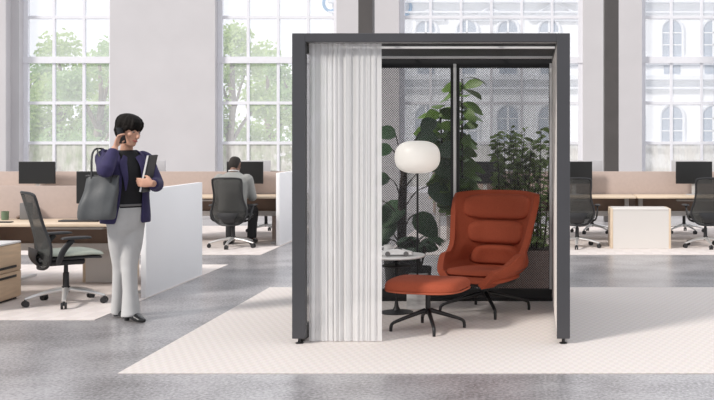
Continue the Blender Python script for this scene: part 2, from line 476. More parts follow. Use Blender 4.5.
for k in range(-3, 7):
    cx = -1.44 + 2.46 * k
    for z0, z1, wd in ((1.24, 3.46, 1.25), (6.4, 8.6, 1.15)):
        b = NB(); prism(b, arch_pts(wd, z0 + 0.25, z1 + 0.25), -0.06, 0.05, cx); wdo = obj('window', b, M['fac_glass'], fac, smooth=False)
        b = NB()
        box(b, cx - 0.05, cx + 0.05, -0.10, -0.02, z0 + 0.25, z1 + 0.25)
        for q in (0.33, 0.66): box(b, cx - wd / 2, cx + wd / 2, -0.10, -0.02, z0 + 0.22 + q * (z1 - z0), z0 + 0.28 + q * (z1 - z0))
        obj('window_bars', b, M['stone'], wdo, smooth=False)
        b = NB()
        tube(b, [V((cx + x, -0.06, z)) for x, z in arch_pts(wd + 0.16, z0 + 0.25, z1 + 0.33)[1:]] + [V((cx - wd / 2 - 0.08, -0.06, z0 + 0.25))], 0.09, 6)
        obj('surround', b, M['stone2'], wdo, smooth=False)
    b = NB(); box(b, cx - 0.5, cx + 0.5, -0.05, 0.05, 5.4 + 0.25, 6.0 + 0.25); obj('window', b, M['fac_glass'], fac, smooth=False)
for px, sc in ((490, 1.0), (556, 1.5), (430, 0.8)):
    cx = PX(px, YF); b = NB()
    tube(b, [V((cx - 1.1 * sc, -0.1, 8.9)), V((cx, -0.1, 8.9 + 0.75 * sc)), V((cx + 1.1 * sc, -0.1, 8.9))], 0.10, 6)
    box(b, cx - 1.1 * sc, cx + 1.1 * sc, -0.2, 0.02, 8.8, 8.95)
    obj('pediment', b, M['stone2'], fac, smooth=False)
for px, py in ((331, 3), (404, 7)):
    cx, cz = PX(px, YF), PZ(py, YF) + 0.25
    b = NB(); tube(b, [V((cx + 0.42 * math.cos(2 * PI * k / 20), -0.1, cz + 0.5 * math.sin(2 * PI * k / 20))) for k in range(20)], 0.10, 6, loop=True)
    o = obj('ring_ornament', b, M['fac_blue'], fac); o['label'] = 'blue ring ornament'

def tree(px, Y, h, spread, n, m, label, size=0.20, zc0=0.2):
    X = PX(px, Y)
    r = thing('garden_tree', label, 'tree', (X, Y, -0.25), random.random() * 6, 'trees outside the windows')
    b = NB()
    tube(b, [(0, 0, 0), (0.08, 0.05, h * 0.3), (-0.05, 0, h * 0.55), (0.05, 0, h * 0.85)], [0.17, 0.13, 0.09, 0.03], 8, 4)
    blobs = []
    for k in range(11):
        a = 2 * PI * k / 11 + random.uniform(-0.3, 0.3); rr = spread * random.uniform(0.25, 0.8)
        z = h * random.uniform(zc0, 0.93)
        q = V((rr * math.cos(a), rr * math.sin(a), z)); blobs.append((q, spread * random.uniform(0.28, 0.48)))
        tube(b, [(0, 0, z * 0.55), q * 0.5 + V((0, 0, z * 0.33)), q], [0.06, 0.04, 0.012], 6, 3)
    obj('trunk', b, M['bark'], r)
    b = NB()
    for k in range(n):
        c, rad = random.choice(blobs)
        d = V((random.gauss(0, 1), random.gauss(0, 1), random.gauss(0, 0.8))).normalized() * rad * random.random() ** 0.4
        nrm = V((random.gauss(0, 1), random.gauss(0, 1), random.gauss(0, 1))).normalized()
        leaf(b, c + d, V((random.gauss(0, 1), random.gauss(0, 1), random.gauss(-0.2, 0.6))), nrm, size * random.uniform(0.7, 1.3), size * 0.55, 0.2, 2)
    obj('foliage', b, m, r, smooth=False)
tree(60, 34, 5.9, 2.2, 5200, M['tree_leaf'], 'bushy green tree behind the middle panes of the leftmost window')
tree(100, 31, 5.2, 1.6, 3600, M['tree_leaf2'], 'green tree behind the right panes of the leftmost window, by the woman')
tree(30, 38, 5.0, 1.4, 1800, M['tree_leaf2'], 'pale tree behind the left edge of the leftmost window')
tree(232, 34, 5.6, 1.7, 3800, M['tree_leaf'], 'yellow-green tree behind the left panes of the window over the seated man')
tree(268, 37, 5.3, 1.7, 3600, M['tree_leaf'], 'light green tree behind the middle panes of the window over the seated man')
tree(300, 31, 4.1, 1.3, 2200, M['tree_leaf2'], 'low green tree beside the pod corner in the window over the seated man')

# ------------------------------------------------------------------ carpets
def flat(name, x0, x1, y0, y1, m, label, cat, t=0.006):
    b = NB(); box(b, x0, x1, y0, y1, 0.0, t, 0.002)
    return tag(obj(name, b, m, smooth=False), label, cat)
flat('rug', -2.61, 3.2, 6.30, 9.95, M['rug'], 'large cream woven rug lying under the dark framed pod', 'rug')
flat('carpet', -9.5, -3.57, 8.16, 11.75, M['carpet'], 'cream carpet under the near desk and the chair beside the woman', 'carpet')
flat('carpet', -9.5, -3.46, 12.76, 17.0, M['carpet'], 'cream carpet under the seated man and his desk', 'carpet')
flat('carpet', -1.9, 5.0, 12.76, 17.0, M['carpet'], 'cream carpet under the desks to the right of the pod', 'carpet')

# ------------------------------------------------------------------ the pod
PX0, PX1, PY0, PY1, PT = -1.724, 0.273, 7.18, 9.16, 2.24
TR = 0.006
pod = thing('office_pod', 'square meeting pod with dark graphite frame, sheer curtain front and louvred roof', 'pod', ((PX0 + PX1) / 2, (PY0 + PY1) / 2, TR))
ox, oy, oz = pod.location
def pbox(b, x0, x1, y0, y1, z0, z1, bev=0.0): box(b, x0 - ox, x1 - ox, y0 - oy, y1 - oy, z0 - oz, z1 - oz, bev)
PW = 0.094
for x0 in (PX0, PX1 - PW):
    b = NB(); pbox(b, x0, x0 + PW, PY0, PY0 + 0.07, 0.045, PT, 0.004); p = obj('post', b, M['pod'], pod, sharp=0.3)
    b = NB(); lathe(b, [(0.028, TR), (0.03, TR + 0.006), (0.012, TR + 0.012), (0.010, 0.05)], (x0 + PW / 2, PY0 + 0.035), 16)
    for v in b.verts: v.co -= V((ox, oy, oz))
    obj('foot', b, M['black'], p)
for x0 in (PX0, PX1 - PW):
    b = NB(); pbox(b, x0, x0 + PW, PY1 - 0.06, PY1, TR, PT, 0.004); obj('post', b, M['pod'], pod, sharp=0.3)
b = NB(); pbox(b, PX0 + PW, PX1 - PW, PY0, PY0 + 0.07, PT - 0.062, PT, 0.003); obj('front_beam', b, M['pod'], pod, sharp=0.3)
b = NB(); pbox(b, PX0 + PW, PX1 - PW, PY1 - 0.06, PY1, PT - 0.035, PT, 0.003); obj('back_beam', b, M['pod'], pod, sharp=0.3)
for x0 in (PX0, PX1 - PW):
    b = NB(); pbox(b, x0, x0 + PW, PY0 + 0.07, PY1 - 0.06, PT - 0.062, PT, 0.003); obj('side_beam', b, M['pod'], pod, sharp=0.3)
# right wall: dark outside, cream inside
b = NB(); pbox(b, PX1 - PW * 0.72, PX1 - 0.004, PY0 + 0.07, PY1 - 0.06, 0.04, PT - 0.062); w_ = obj('wall_panel', b, M['pod'], pod, smooth=False)
b = NB(); pbox(b, PX1 - PW + 0.004, PX1 - PW * 0.72, PY0 + 0.075, PY1 - 0.065, 0.05, PT - 0.065); o = obj('lining', b, M['pod_inner'], w_, smooth=False); o['label'] = 'cream inner lining'
# left wall: dotted glass in a thin frame
b = NB(); pbox(b, PX0 + 0.03, PX0 + 0.06, PY0 + 0.07, PY1 - 0.06, PT - 0.12, PT - 0.062); obj('side_rail', b, M['black'], pod, smooth=False)
b = NB(); pbox(b, PX0 + 0.03, PX0 + 0.06, PY0 + 0.07, PY1 - 0.06, TR, 0.10); w_ = obj('side_rail', b, M['black'], pod, smooth=False)
b = NB(); pbox(b, PX0 + 0.042, PX0 + 0.048, PY0 + 0.07, PY1 - 0.06, 0.10, PT - 0.12); obj('glass', b, M['dots'], w_, smooth=False)
# roof: dark panel blinds with white tracks
nsl = 22
for k in range(nsl):
    y = PY0 + 0.12 + k * (PY1 - PY0 - 0.2) / nsl
    b = NB(); pbox(b, PX0 + PW, PX1 - PW, y, y + 0.05, PT - 0.030, PT - 0.012); obj('roof_slat', b, M['black'], pod, smooth=False)
for y, hgt in ((PY0 + 0.073, 0.018), (7.72, 0.02), (8.66, 0.02)):
    b = NB(); pbox(b, PX0 + PW, PX1 - PW, y, y + 0.03, 2.178, 2.178 + hgt, 0.003); o = obj('track', b, M['white_alu'], pod, smooth=False); o['label'] = 'white ceiling track'
for x in (-1.1, -0.3):
    b = NB(); pbox(b, x, x + 0.03, PY0 + 0.07, PY1 - 0.06, PT - 0.012, PT - 0.002); obj('roof_bar', b, M['pod'], pod, smooth=False)
# back sliding doors
zb0, zb1, zt0, zt1 = 0.006, 0.115, PZ(68, 9.14), PT - 0.035
b = NB(); pbox(b, PX0 + PW, PX1 - PW, PY1 - 0.055, PY1 - 0.01, zt0, zt1); obj('header', b, M['black'], pod, smooth=False)
b = NB(); pbox(b, PX0 + PW, PX1 - PW, PY1 - 0.055, PY1 - 0.01, 0.026, zb1); obj('bottom_rail', b, M['black'], pod, smooth=False)
b = NB(); pbox(b, PX0 + PW, PX1 - PW, PY1 - 0.075, PY1 - 0.0, TR, 0.022); obj('floor_track', b, M['black'], pod, smooth=False)
xm = PX(455, 9.12)
for (xa, xb) in ((PX0 + PW, xm - 0.014), (xm + 0.014, PX1 - PW)):
    b = NB()
    for x in (xa, xb - 0.026): pbox(b, x, x + 0.026, PY1 - 0.05, PY1 - 0.015, zb1, zt0)
    d = obj('sliding_door', b, M['black'], pod, smooth=False)
    b = NB(); pbox(b, xa + 0.026, xb - 0.026, PY1 - 0.036, PY1 - 0.030, zb1, zt0); o = obj('glass', b, M['dots'], d, smooth=False); o['label'] = 'dot-screened glass'
b = NB(); pbox(b, xm - 0.013, xm + 0.013, PY1 - 0.075, PY1 - 0.04, zb1 - 0.01, PZ(64, 9.1), 0.003); o = obj('pull_bar', b, M['white_alu'], pod, smooth=False); o['label'] = 'white pull bar'
b = NB(); pbox(b, PX1 - PW - 0.02, PX1 - PW + 0.002, PY1 - 0.075, PY1 - 0.052, zb1, zt0 + 0.04, 0.003); o = obj('pull_bar', b, M['white_alu'], pod, smooth=False); o['label'] = 'white pull bar'

# sheer curtain
b = NB()
n = 260; rows = 14; ph = [random.uniform(0, 6.28) for _ in range(6)]
x0c, x1c = PX0 + PW + 0.004, PX(381.5, 7.268)
prev = None
for r in range(rows + 1):
    z = 2.174 - (2.174 - TR - 0.006) * r / rows
    ring = []
    for i in range(n + 1):
        t = i / n
        amp = 0.0075 + 0.003 * math.sin(3.1 * t * 2 * PI / 2 + ph[0]); fl = 0.75 + 0.35 * r / rows
        a = 2 * PI * (10.5 * t + 0.35 * math.sin(2 * PI * 2.3 * t + ph[1]) + 0.02 * r / rows * math.sin(9 * t + ph[2]))
        y = 7.268 + fl * (amp * math.sin(a) + 0.003 * math.sin(2.3 * a + ph[3]))
        x = x0c + 0.008 + (x1c - x0c - 0.012) * t + 0.005 * math.cos(2 * a) + 0.006 * (r / rows) * math.sin(7 * t + ph[4])
        ring.append(b.verts.new((x, y, z)))
    if prev:
        for i in range(n): b.faces.new((prev[i], prev[i + 1], ring[i + 1], ring[i]))
    prev = ring
cur = obj('curtain', b, M['curtain']); tag(cur, 'sheer white pleated curtain hanging at the front of the pod', 'curtain')

# ------------------------------------------------------------------ lounge chair
def sstep(a, c, x):
    t = min(1, max(0, (x - a) / (c - a))); return t * t * (3 - 2 * t)
def shell_pt(s, z, off=0.0):
    t = sstep(0.22, 0.42, z); t2 = sstep(0.40, 0.52, z)
    # low part: deep tub with forward arms
    a = 0.14 + 0.175 * t + 0.012 * t2 + off; bb = 0.12 + 0.17 * t + 0.02 * t2 + off
    cy = 0.04 + 0.12 * (z - 0.3); e = 2 / 2.9
    if abs(s) <= 1:
        ang = s * PI / 2
        x = a * math.copysign(abs(math.sin(ang)) ** e, s); y = cy + bb * abs(math.cos(ang)) ** e
    else:
        q = abs(s) - 1
        x = math.copysign(a * (1 - 0.26 * q * q) + 0.018 * math.sin(min(q, 0.95) / 0.95 * PI), s); y = cy - q * 0.46
    # upper part: shallow curved back with flared wings
    q = abs(s) / 1.2
    xu = math.copysign((0.335 + 0.062 * min(1, max(0, (z - 0.55) / 0.4)) + off * 0.6) * min(q, 1.0) ** 0.92 + 0.05 * max(0, q - 1), s)
    yu = 0.33 + off + 0.24 * (z - 0.6) - 0.21 * min(q, 1.3) ** 2.4
    k = sstep(0.38, 0.60, z)
    return V((x + (xu - x) * k, y + (yu - y) * k, z))
def rim_z(s):
    q = abs(s)
    z = 1.015 - 0.02 * min(1, q / 1.2) ** 4
    z += (0.505 - z) * sstep(1.14, 1.36, q)
    z -= 0.11 * sstep(1.45, 1.95, q)
    return z
lounge = thing('lounge_chair', 'rust orange high winged lounge chair standing inside the pod', 'armchair', (-0.40, 8.53, TR), math.radians(-21))
def shell_mesh(zlo, rimdrop, off, smax=1.95, ns=230, nz=36):
    b = NB(); g = []
    for j in range(nz + 1):
        v = j / nz; row = []
        for i in range(ns + 1):
            s = -smax + 2 * smax * i / ns
            zt = rim_z(s) if not rimdrop else max(zlo + 0.03, min(0.37, min(rim_z(s + d / 40) for d in range(-5, 6)) - rimdrop))
            row.append(b.verts.new(shell_pt(s, zlo + (zt - zlo) * v, off)))
        g.append(row)
    for j in range(nz):
        for i in range(ns): b.faces.new((g[j][i], g[j][i + 1], g[j + 1][i + 1], g[j + 1][i]))
    return b
o = obj('backrest', shell_mesh(0.27, 0.0, 0.0), M['orange'], lounge)
md = o.modifiers.new('t', 'SOLIDIFY'); md.thickness = 0.05; md.offset = 0
md = o.modifiers.new('b', 'BEVEL'); md.width = 0.018; md.segments = 3; md.limit_method = 'ANGLE'; md.angle_limit = math.radians(50)
o = obj('outer_shell', shell_mesh(0.25, 0.10, 0.034), M['shell'], lounge); o['label'] = 'charcoal outer shell'
md = o.modifiers.new('t', 'SOLIDIFY'); md.thickness = 0.012; md.offset = 1
def super_pad(bm, f, nu=26, nv=18, p=4.0, pw=5, pe=0.45):
    """closed pillow: f(u, v, side) -> point, u v in -1..1 on a rounded square"""
    def sq(u, v):
        return u, v
    top, bot = [], []
    for j in range(nv + 1):
        tr, br = [], []
        for i in range(nu + 1):
            u = math.sin((-1 + 2 * i / nu) * PI / 2); v = math.sin((-1 + 2 * j / nv) * PI / 2)
            m_ = max(abs(u), abs(v)); 
            if m_ > 1e-6:
                k = m_ / ((abs(u) ** p + abs(v) ** p) ** (1 / p))
                uu, vv = u * k, v * k
            else: uu = vv = 0
            h = max(0.0, 1 - m_ ** pw) ** pe
            tr.append(bm.verts.new(f(uu, vv, h)))
            br.append(tr[-1] if m_ > 0.9999 else bm.verts.new(f(uu, vv, -h * 0.4)))
        top.append(tr); bot.append(br)
    for G, fl in ((top, 1), (bot, 0)):
        for j in range(nv):
            for i in range(nu):
                q = [G[j][i], G[j][i + 1], G[j + 1][i + 1], G[j + 1][i]]
                if len(set(q)) < 3: continue
                try: bm.faces.new(q if fl else q[::-1])
                except ValueError: pass
def back_pad(z0, z1, sw, h):
    b = NB()
    def f(u, v, k):
        z = (z0 + z1) / 2 + v * (z1 - z0) / 2; s = u * sw
        p = shell_pt(s, z); p1 = shell_pt(s + 0.02, z); p0 = shell_pt(s - 0.02, z)
        t = (p1 - p0).normalized(); nrm = V((0, 0, 1)).cross(t)
        if nrm.dot(V((0, 0.1, z)) - p) < 0: nrm = -nrm
        return p + nrm * (0.026 + h * k)
    super_pad(b, f)
    return b
for z0, z1, sw, h, nm in ((0.765, 0.985, 1.02, 0.05, 'head_cushion'), (0.553, 0.757, 0.93, 0.055, 'back_cushion'), (0.375, 0.546, 0.66, 0.075, 'lumbar_cushion')):
    obj(nm, back_pad(z0, z1, sw, h), M['orange'], lounge)
b = NB()
def fseat(u, v, k):
    wd = 0.285 - 0.015 * v
    return V((u * wd, -0.075 + v * 0.275, 0.345 + 0.045 * k + 0.012 * v * -1 - 0.01 * u * u * 0))
super_pad(b, fseat, p=3.4); obj('seat_cushion', b, M['orange'], lounge)
b = NB()
def fpan(u, v, k):
    return V((u * 0.285, -0.08 + v * 0.315, 0.30 + 0.05 * k))
super_pad(b, fpan, p=3.6); obj('seat_shell', b, M['orange'], lounge)
b = NB()
def fund(u, v, k):
    return V((u * 0.25, -0.03 + v * 0.26, 0.262 + 0.06 * k))
super_pad(b, fund, p=3.0); o = obj('underframe', b, M['shell'], lounge); o['label'] = 'charcoal underside'
def star(parent, base_rz, R, hubz, n=4, th=0.0):
    for k in range(n):
        a = base_rz + 2 * PI * k / n; c, s = math.cos(a), math.sin(a)
        b = NB()
        tube(b, [(0.02 * c, 0.02 * s, hubz), (R * 0.55 * c, R * 0.55 * s, hubz - 0.045), (R * 0.93 * c, R * 0.93 * s, hubz - 0.085), (R * c, R * s, hubz - 0.115), (R * 1.005 * c, R * 1.005 * s, 0.0)],
             [(0.019, 0.019), (0.016, 0.015), (0.014, 0.012), (0.013, 0.013), (0.012, 0.012)], 10, 3)
        obj('leg', b, M['black'], parent)
star(lounge, math.radians(15 + 21), 0.385, 0.165)
b = NB(); lathe(b, [(0.03, 0.13), (0.034, 0.17), (0.03, 0.20), (0.06, 0.245), (0.12, 0.27)], segs=20); obj('pedestal', b, M['black'], lounge)

# ottoman
ott = thing('ottoman', 'rust orange footstool on a black star base before the lounge chair', 'footstool', (-0.805, 7.74, TR), math.radians(-15))
b = NB()
def fo(u, v, k):
    return V((u * 0.305, v * 0.235, 0.335 + (0.066 if k > 0 else 0.07) * k - 0.008 * v * v + 0.008 * u * u))
super_pad(b, fo, p=4.5, nu=36, nv=30, pw=9, pe=0.42); obj('cushion', b, M['orange'], ott)
b = NB()
tube(b, [V((0.306 * math.copysign(abs(math.cos(a)) ** 0.55, math.cos(a)), 0.238 * math.copysign(abs(math.sin(a)) ** 0.55, math.sin(a)), 0.312 + 0.008 * math.cos(a) ** 2)) for a in [2 * PI * k / 60 for k in range(60)]], 0.007, 6, loop=True)
obj('piping', b, M['orange_dark'], ott)
b = NB(); lathe(b, [(0.020, 0.12), (0.020, 0.27), (0.05, 0.285), (0.10, 0.295)], segs=16); obj('pedestal', b, M['black'], ott)
star(ott, math.radians(15 + 15), 0.285, 0.15)

# side table
st = thing('side_table', 'round white topped side table with black pedestal beside the curtain', 'table', (-1.152, 8.50, TR))
b = NB(); lathe(b, [(0.235, 0.470), (0.246, 0.478), (0.246, 0.484), (0.240, 0.490)], segs=48); o = obj('tabletop', b, M['white_gloss'], st)
b = NB(); lathe(b, [(0.118, 0.392), (0.122, 0.396), (0.122, 0.400), (0.118, 0.404)], segs=36); obj('lower_tray', b, M['black'], st)
b = NB(); lathe(b, [(0.014, 0.02), (0.012, 0.38), (0.012, 0.40), (0.012, 0.43), (0.05, 0.468)], segs=24); obj('stem', b, M['black'], st)
b = NB(); lathe(b, [(0.138, 0.0), (0.140, 0.006), (0.10, 0.012), (0.035, 0.022), (0.020, 0.05), (0.013, 0.10)], segs=40); obj('base', b, M['black'], st)
tz = TR + 0.490
cup = thing('coffee_cup', 'white cup standing on the round side table', 'cup', (PX(388, 8.58), 8.58, tz))
b = NB(); lathe(b, [(0.026, 0), (0.034, 0.006), (0.038, 0.075), (0.035, 0.075), (0.030, 0.01), (0.001, 0.009)], segs=24); obj('body', b, M['white_gloss'], cup)
b = NB(); tube(b, [(-0.036, 0, 0.06), (-0.058, 0, 0.058), (-0.060, 0, 0.03), (-0.036, 0, 0.02)], 0.005, 8, 4); obj('handle', b, M['white_gloss'], cup)
car = thing('model_car', 'small white model car lying on the round side table', 'model car', (PX(397.5, 8.42), 8.42, tz), 0.05)
b = NB()
prof = [(-0.125, 0.016), (-0.13, 0.034), (-0.115, 0.048), (-0.07, 0.052), (-0.035, 0.062), (0.0, 0.067), (0.035, 0.060), (0.075, 0.046), (0.12, 0.036), (0.128, 0.018)]
R = []
for y, sc in ((-0.048, 0.90), (-0.042, 0.97), (-0.02, 1.0), (0.02, 1.0), (0.042, 0.97), (0.048, 0.90)):
    R.append([V((x * (0.97 + 0.03 * sc), y, 0.012 + (z - 0.012) * sc)) for x, z in prof])
ring_loft(b, R); obj('body', b, M['white_gloss'], car)
b = NB(); R = []
for y in (-0.044, 0.044): R.append([V((x, y * 0.97, z)) for x, z in ((-0.045, 0.050), (-0.025, 0.064), (0.005, 0.069), (0.03, 0.063), (0.055, 0.050))])
ring_loft(b, R); obj('cabin_glass', b, M['black_soft'], car)
for x in (-0.078, 0.075):
    for y in (-0.043, 0.043):
        b = NB(); tube(b, [(x, y - 0.009, 0.021), (x, y + 0.009, 0.021)], [0.021, 0.021], 18); obj('wheel', b, M['grey_fabric'], car)

# floor lamp
lamp = thing('floor_lamp', 'floor lamp with white rounded shade on a slim black pole', 'lamp', (PX(417.5, 8.74), 8.74, TR))
b = NB(); box(b, -0.085, 0.085, -0.085, 0.085, 0, 0.29, 0.006); o = obj('base', b, M['marble'], lamp, sharp=0.5); o['label'] = 'veined grey marble base block'
b = NB(); tube(b, [(0, 0, 0.29), (0, 0, 1.20)], [0.009, 0.009], 12); obj('pole', b, M['black'], lamp)
zc = PZ(157, 8.74) - TR
b = NB()
pr = []
for k in range(25):
    a = -PI / 2 + PI * k / 24; ca, sa = math.cos(a), math.sin(a)
    pr.append((0.001 + 0.197 * abs(ca) ** (2 / 2.9), zc + 0.142 * math.copysign(abs(sa) ** (2 / 2.4), sa)))
lathe(b, pr, segs=40); obj('lamp_shade', b, M['lamp'], lamp)

# ------------------------------------------------------------------ plants behind the glass
def pot(parent, r, h, m):
    b = NB(); lathe(b, [(r * 0.75, 0), (r * 0.8, 0.005), (r, h), (r * 0.92, h), (r * 0.88, h - 0.04), (0.001, h - 0.04)], segs=28); p = obj('pot', b, m, parent)
    b = NB(); lathe(b, [(r * 0.86, h - 0.05), (r * 0.86, h - 0.03), (0.001, h - 0.025)], segs=20); obj('soil', b, M['soil'], parent)
# tall fiddle leaf plant
fig = thing('potted_fig', 'tall fiddle-leaf fig plant behind the centre bar of the glass doors', 'plant', (PX(462, 9.75), 9.75, TR))
pot(fig, 0.17, 0.34, M['pot'])
bs, bl = NB(), NB()
for (tx, ty, tzp) in ((0.0, 0, 2.06), (-0.22, 0.05, 1.78), (-0.12, 0.1, 1.45)):
    pts = [V((0, 0, 0.3)), V((tx * 0.3, ty * 0.3, 0.8)), V((tx * 0.8, ty, 1.2)), V((tx, ty, tzp))]
    tube(bs, pts, [0.018, 0.015, 0.012, 0.006], 8, 4)
    nl = 64
    P, _ = smooth_path(pts, [0.01] * 4, 12)
    for k in range(nl):
        t = 0.32 + 0.68 * k / (nl - 1); p = P[int(t * (len(P) - 1))]
        a = 2.4 * k + tx * 9
        leaf(bl, p, (math.cos(a), math.sin(a) * 0.7, random.uniform(-0.1, 0.6)), (0, random.choice((0, -0.8, -1.5)), 0.7), random.uniform(0.16, 0.28), random.uniform(0.095, 0.15), random.uniform(0.2, 0.6), 6, 0.15, 1.3)
obj('stem', bs, M['stem'], fig); obj('foliage', bl, M['leaf'], fig)
# broad-leaved plant, left
rub = thing('potted_rubber_plant', 'broad dark-leaved plant behind the glass beside the floor lamp', 'plant', (PX(402, 9.6), 9.6, TR))
pot(rub, 0.18, 0.36, M['pot'])
bs, bl = NB(), NB()
tube(bs, [(0, 0, 0.3), (0.0, 0.0, 0.8), (0.02, 0, 1.15)], [0.045, 0.045, 0.03], 10, 4)
for px, py, L, a, up in ((396, 136, 0.22, 2.6, 0.4), (415, 140, 0.26, 0.9, 0.2), (392, 150, 0.2, 3.3, 0.1), (437, 150, 0.26, 0.1, 0.1), (433, 166, 0.28, 0.2, -0.2), (428, 186, 0.26, -0.4, -0.5), (405, 205, 0.32, 3.7, -0.4),
                    (398, 222, 0.28, 3.2, -0.5), (415, 214, 0.28, -0.3, -0.6), (392, 178, 0.2, 3.0, 0.0), (403, 238, 0.26, -1.2, -0.3), (390, 240, 0.2, 3.0, 0.1), (422, 132, 0.24, 1.0, 0.5), (418, 246, 0.2, 0.2, 0.1), (382, 200, .24, 3.1, -.3), (376, 222, .24, 2.9, -.2)):
    tip = V((PX(px, 9.55) - rub.location.x, -0.12 + random.uniform(-0.05, 0.15), PZ(py, 9.55) - TR))
    st0 = V((0.0, 0.0, min(1.12, max(0.34, tip.z - 0.25))))
    tube(bs, [st0, (st0 + tip) / 2 + V((0, 0, 0.06)), tip], [0.008, 0.006, 0.005], 6, 4)
    leaf(bl, tip, (math.cos(a), -0.25, up), (0.0, -0.75, 0.65), L, L * 0.82, 0.25, 7, 0.12, 0.85)
obj('stem', bs, M['stem'], rub); obj('foliage', bl, M['leaf_dark'], rub)
# small monstera
mon = thing('potted_monstera', 'small dark split-leaf plant behind the glass at the side table', 'plant', (PX(421, 9.37), 9.37, TR))
pot(mon, 0.10, 0.28, M['pot'])
bs, bl = NB(), NB()
for k in range(9):
    a = 2 * PI * k / 9; tip = V((0.13 * math.cos(a) + random.uniform(-0.03, 0.03), 0.09 * math.sin(a), 0.44 + 0.12 * random.random()))
    tube(bs, [(0, 0, 0.26), tip * 0.5 + V((0, 0, 0.18)), tip], [0.006, 0.005, 0.004], 6, 4)
    for q in range(5):
        aa = a + (q - 2) * 0.55
        leaf(bl, tip, (math.cos(aa), math.sin(aa) * 0.6, 0.1 - 0.1 * abs(q - 2)), (0, -0.4, 0.9), 0.13, 0.045, 0.4, 4)
obj('stem', bs, M['stem'], mon); obj('foliage', bl, M['leaf_dark'], mon)
# bush in box planter
bush = thing('planter_bush', 'leafy green bush in a taupe box planter behind the lounge chair', 'plant', (PX(523, 9.62), 9.62, TR))
b = NB(); box(b, -0.42, 0.30, -0.2, 0.2, 0, 0.42, 0.01); obj('planter', b, M['planter'], bush, sharp=0.5)
b = NB(); box(b, -0.40, 0.28, -0.18, 0.18, 0.40, 0.43); obj('soil', b, M['soil'], bush)
bs, bl = NB(), NB()
for k in range(46):
    x0 = random.uniform(-0.26, 0.26); y0 = random.uniform(-0.12, 0.12)
    h = random.uniform(0.75, 1.24) + (0.0 if x0 > -0.2 else -0.05)
    tx, ty = x0 + random.uniform(-0.08, 0.16), y0 + random.uniform(-0.1, 0.1)
    pts = [V((x0, y0, 0.4)), V(((x0 + tx) / 2, (y0 + ty) / 2, 0.4 + h * 0.5)), V((tx, ty, 0.4 + h))]
    tube(bs, pts, [0.007, 0.005, 0.002], 5, 4)
    P, _ = smooth_path(pts, [1, 1, 1], 14)
    for q in range(30):
        p = P[int((0.08 + 0.92 * q / 29) * (len(P) - 1))]; a = 2.4 * q + k
        leaf(bl, p, (math.cos(a), math.sin(a), random.uniform(-0.1, 0.9)), (0, random.choice((0, -0.8, -1.5)), 0.6), random.uniform(0.05, 0.10), random.uniform(0.028, 0.045), 0.3, 4)
obj('stem', bs, M['stem'], bush); obj('foliage', bl, M['leaf_bush'], bush)
# plant seen through the curtain
pal = thing('potted_plant', 'plant seen dimly through the sheer curtain', 'plant', (PX(338, 9.6), 9.6, TR))
pot(pal, 0.14, 0.34, M['pot'])
bs, bl = NB(), NB()
for k in range(12):
    a = 2.4 * k; tip = V((0.22 * math.cos(a) * random.uniform(0.3, 1), 0.18 * math.sin(a), random.uniform(0.55, 1.0)))
    pts = [V((0, 0, 0.3)), tip * 0.5 + V((0, 0, 0.25)), tip]
    tube(bs, pts, [0.008, 0.006, 0.003], 6, 4)
    P, _ = smooth_path(pts, [1, 1, 1], 8)
    for q in range(9):
        p = P[4 + int(q * (len(P) - 5) / 8)]; aa = a + q * 2.0
        leaf(bl, p, (math.cos(aa), math.sin(aa), 0.3), (0, 0, 1), 0.15, 0.07, 0.4, 4)
obj('stem', bs, M['stem'], pal); obj('foliage', bl, M['leaf_dark'], pal)

# ------------------------------------------------------------------ desks
ZD = 0.675
CT = 0.006
def make_desk(x0, x1, yf, yb, label, group):
    """yf = free edge, yb = edge at the screen"""
    cx = (x0 + x1) / 2; d = thing('desk', label, 'desk', (cx, (yf + yb) / 2, CT), 0, group)
    hw = (x1 - x0) / 2 - 0.004; s = 1 if yb > yf else -1; hd = abs(yb - yf) / 2 - 0.01
    z = ZD - CT
    b = NB(); box(b, -hw, hw, -hd, hd, z - 0.028, z, 0.004); obj('desktop', b, M['wood_top'], d, sharp=0.5)
    b = NB(); box(b, -hw + 0.03, hw - 0.03, s * hd - 0.03 * s - 0.012, s * hd - 0.03 * s + 0.012, 0.36, z - 0.03); obj('modesty_panel', b, M['brown_panel'], d, smooth=False)
    b = NB(); box(b, -hw + 0.05, hw - 0.05, s * (hd - 0.10) - 0.02, s * (hd - 0.10) + 0.02, 0.36, 0.43); obj('beam', b, M['alu_grey'], d, smooth=False)
    for q in (-1, 1):
        b = NB()
        box(b, q * (hw - 0.09) - 0.03, q * (hw - 0.09) + 0.03, s * (hd - 0.18) - 0.04, s * (hd - 0.18) + 0.04, 0.02, z - 0.028, 0.004)
        box(b, q * (hw - 0.09) - 0.03, q * (hw - 0.09) + 0.03, -hd + 0.06, hd - 0.06, 0, 0.025, 0.004)
        obj('leg', b, M['alu_grey'], d, sharp=0.5)
    b = NB(); box(b, -0.30, 0.30, s * (hd - 0.17) - 0.05, s * (hd - 0.17) + 0.05, z - 0.09, z - 0.07); obj('cable_tray', b, M['alu_grey'], d, smooth=False)
    return d
def screen(x0, x1, y, label):
    b = NB(); box(b, x0, x1, y - 0.02, y + 0.02, 0.40, 1.005, 0.004)
    box(b, x0 + 0.2, x0 + 0.26, y - 0.015, y + 0.015, CT, 0.41); box(b, x1 - 0.26, x1 - 0.2, y - 0.015, y + 0.015, CT, 0.41)
    return tag(obj('divider_screen', b, M['screen_fabric'], sharp=0.5), label, 'screen')
def endpanel(x, y0, y1, label):
    b = NB(); box(b, x - 0.05, x, y0, y1, CT, 1.01, 0.003)
    return tag(obj('end_panel', b, M['laminate'], sharp=0.5), label, 'panel')
YN, YFAR = 10.15, 14.65
XE = -3.58
XF = -3.49
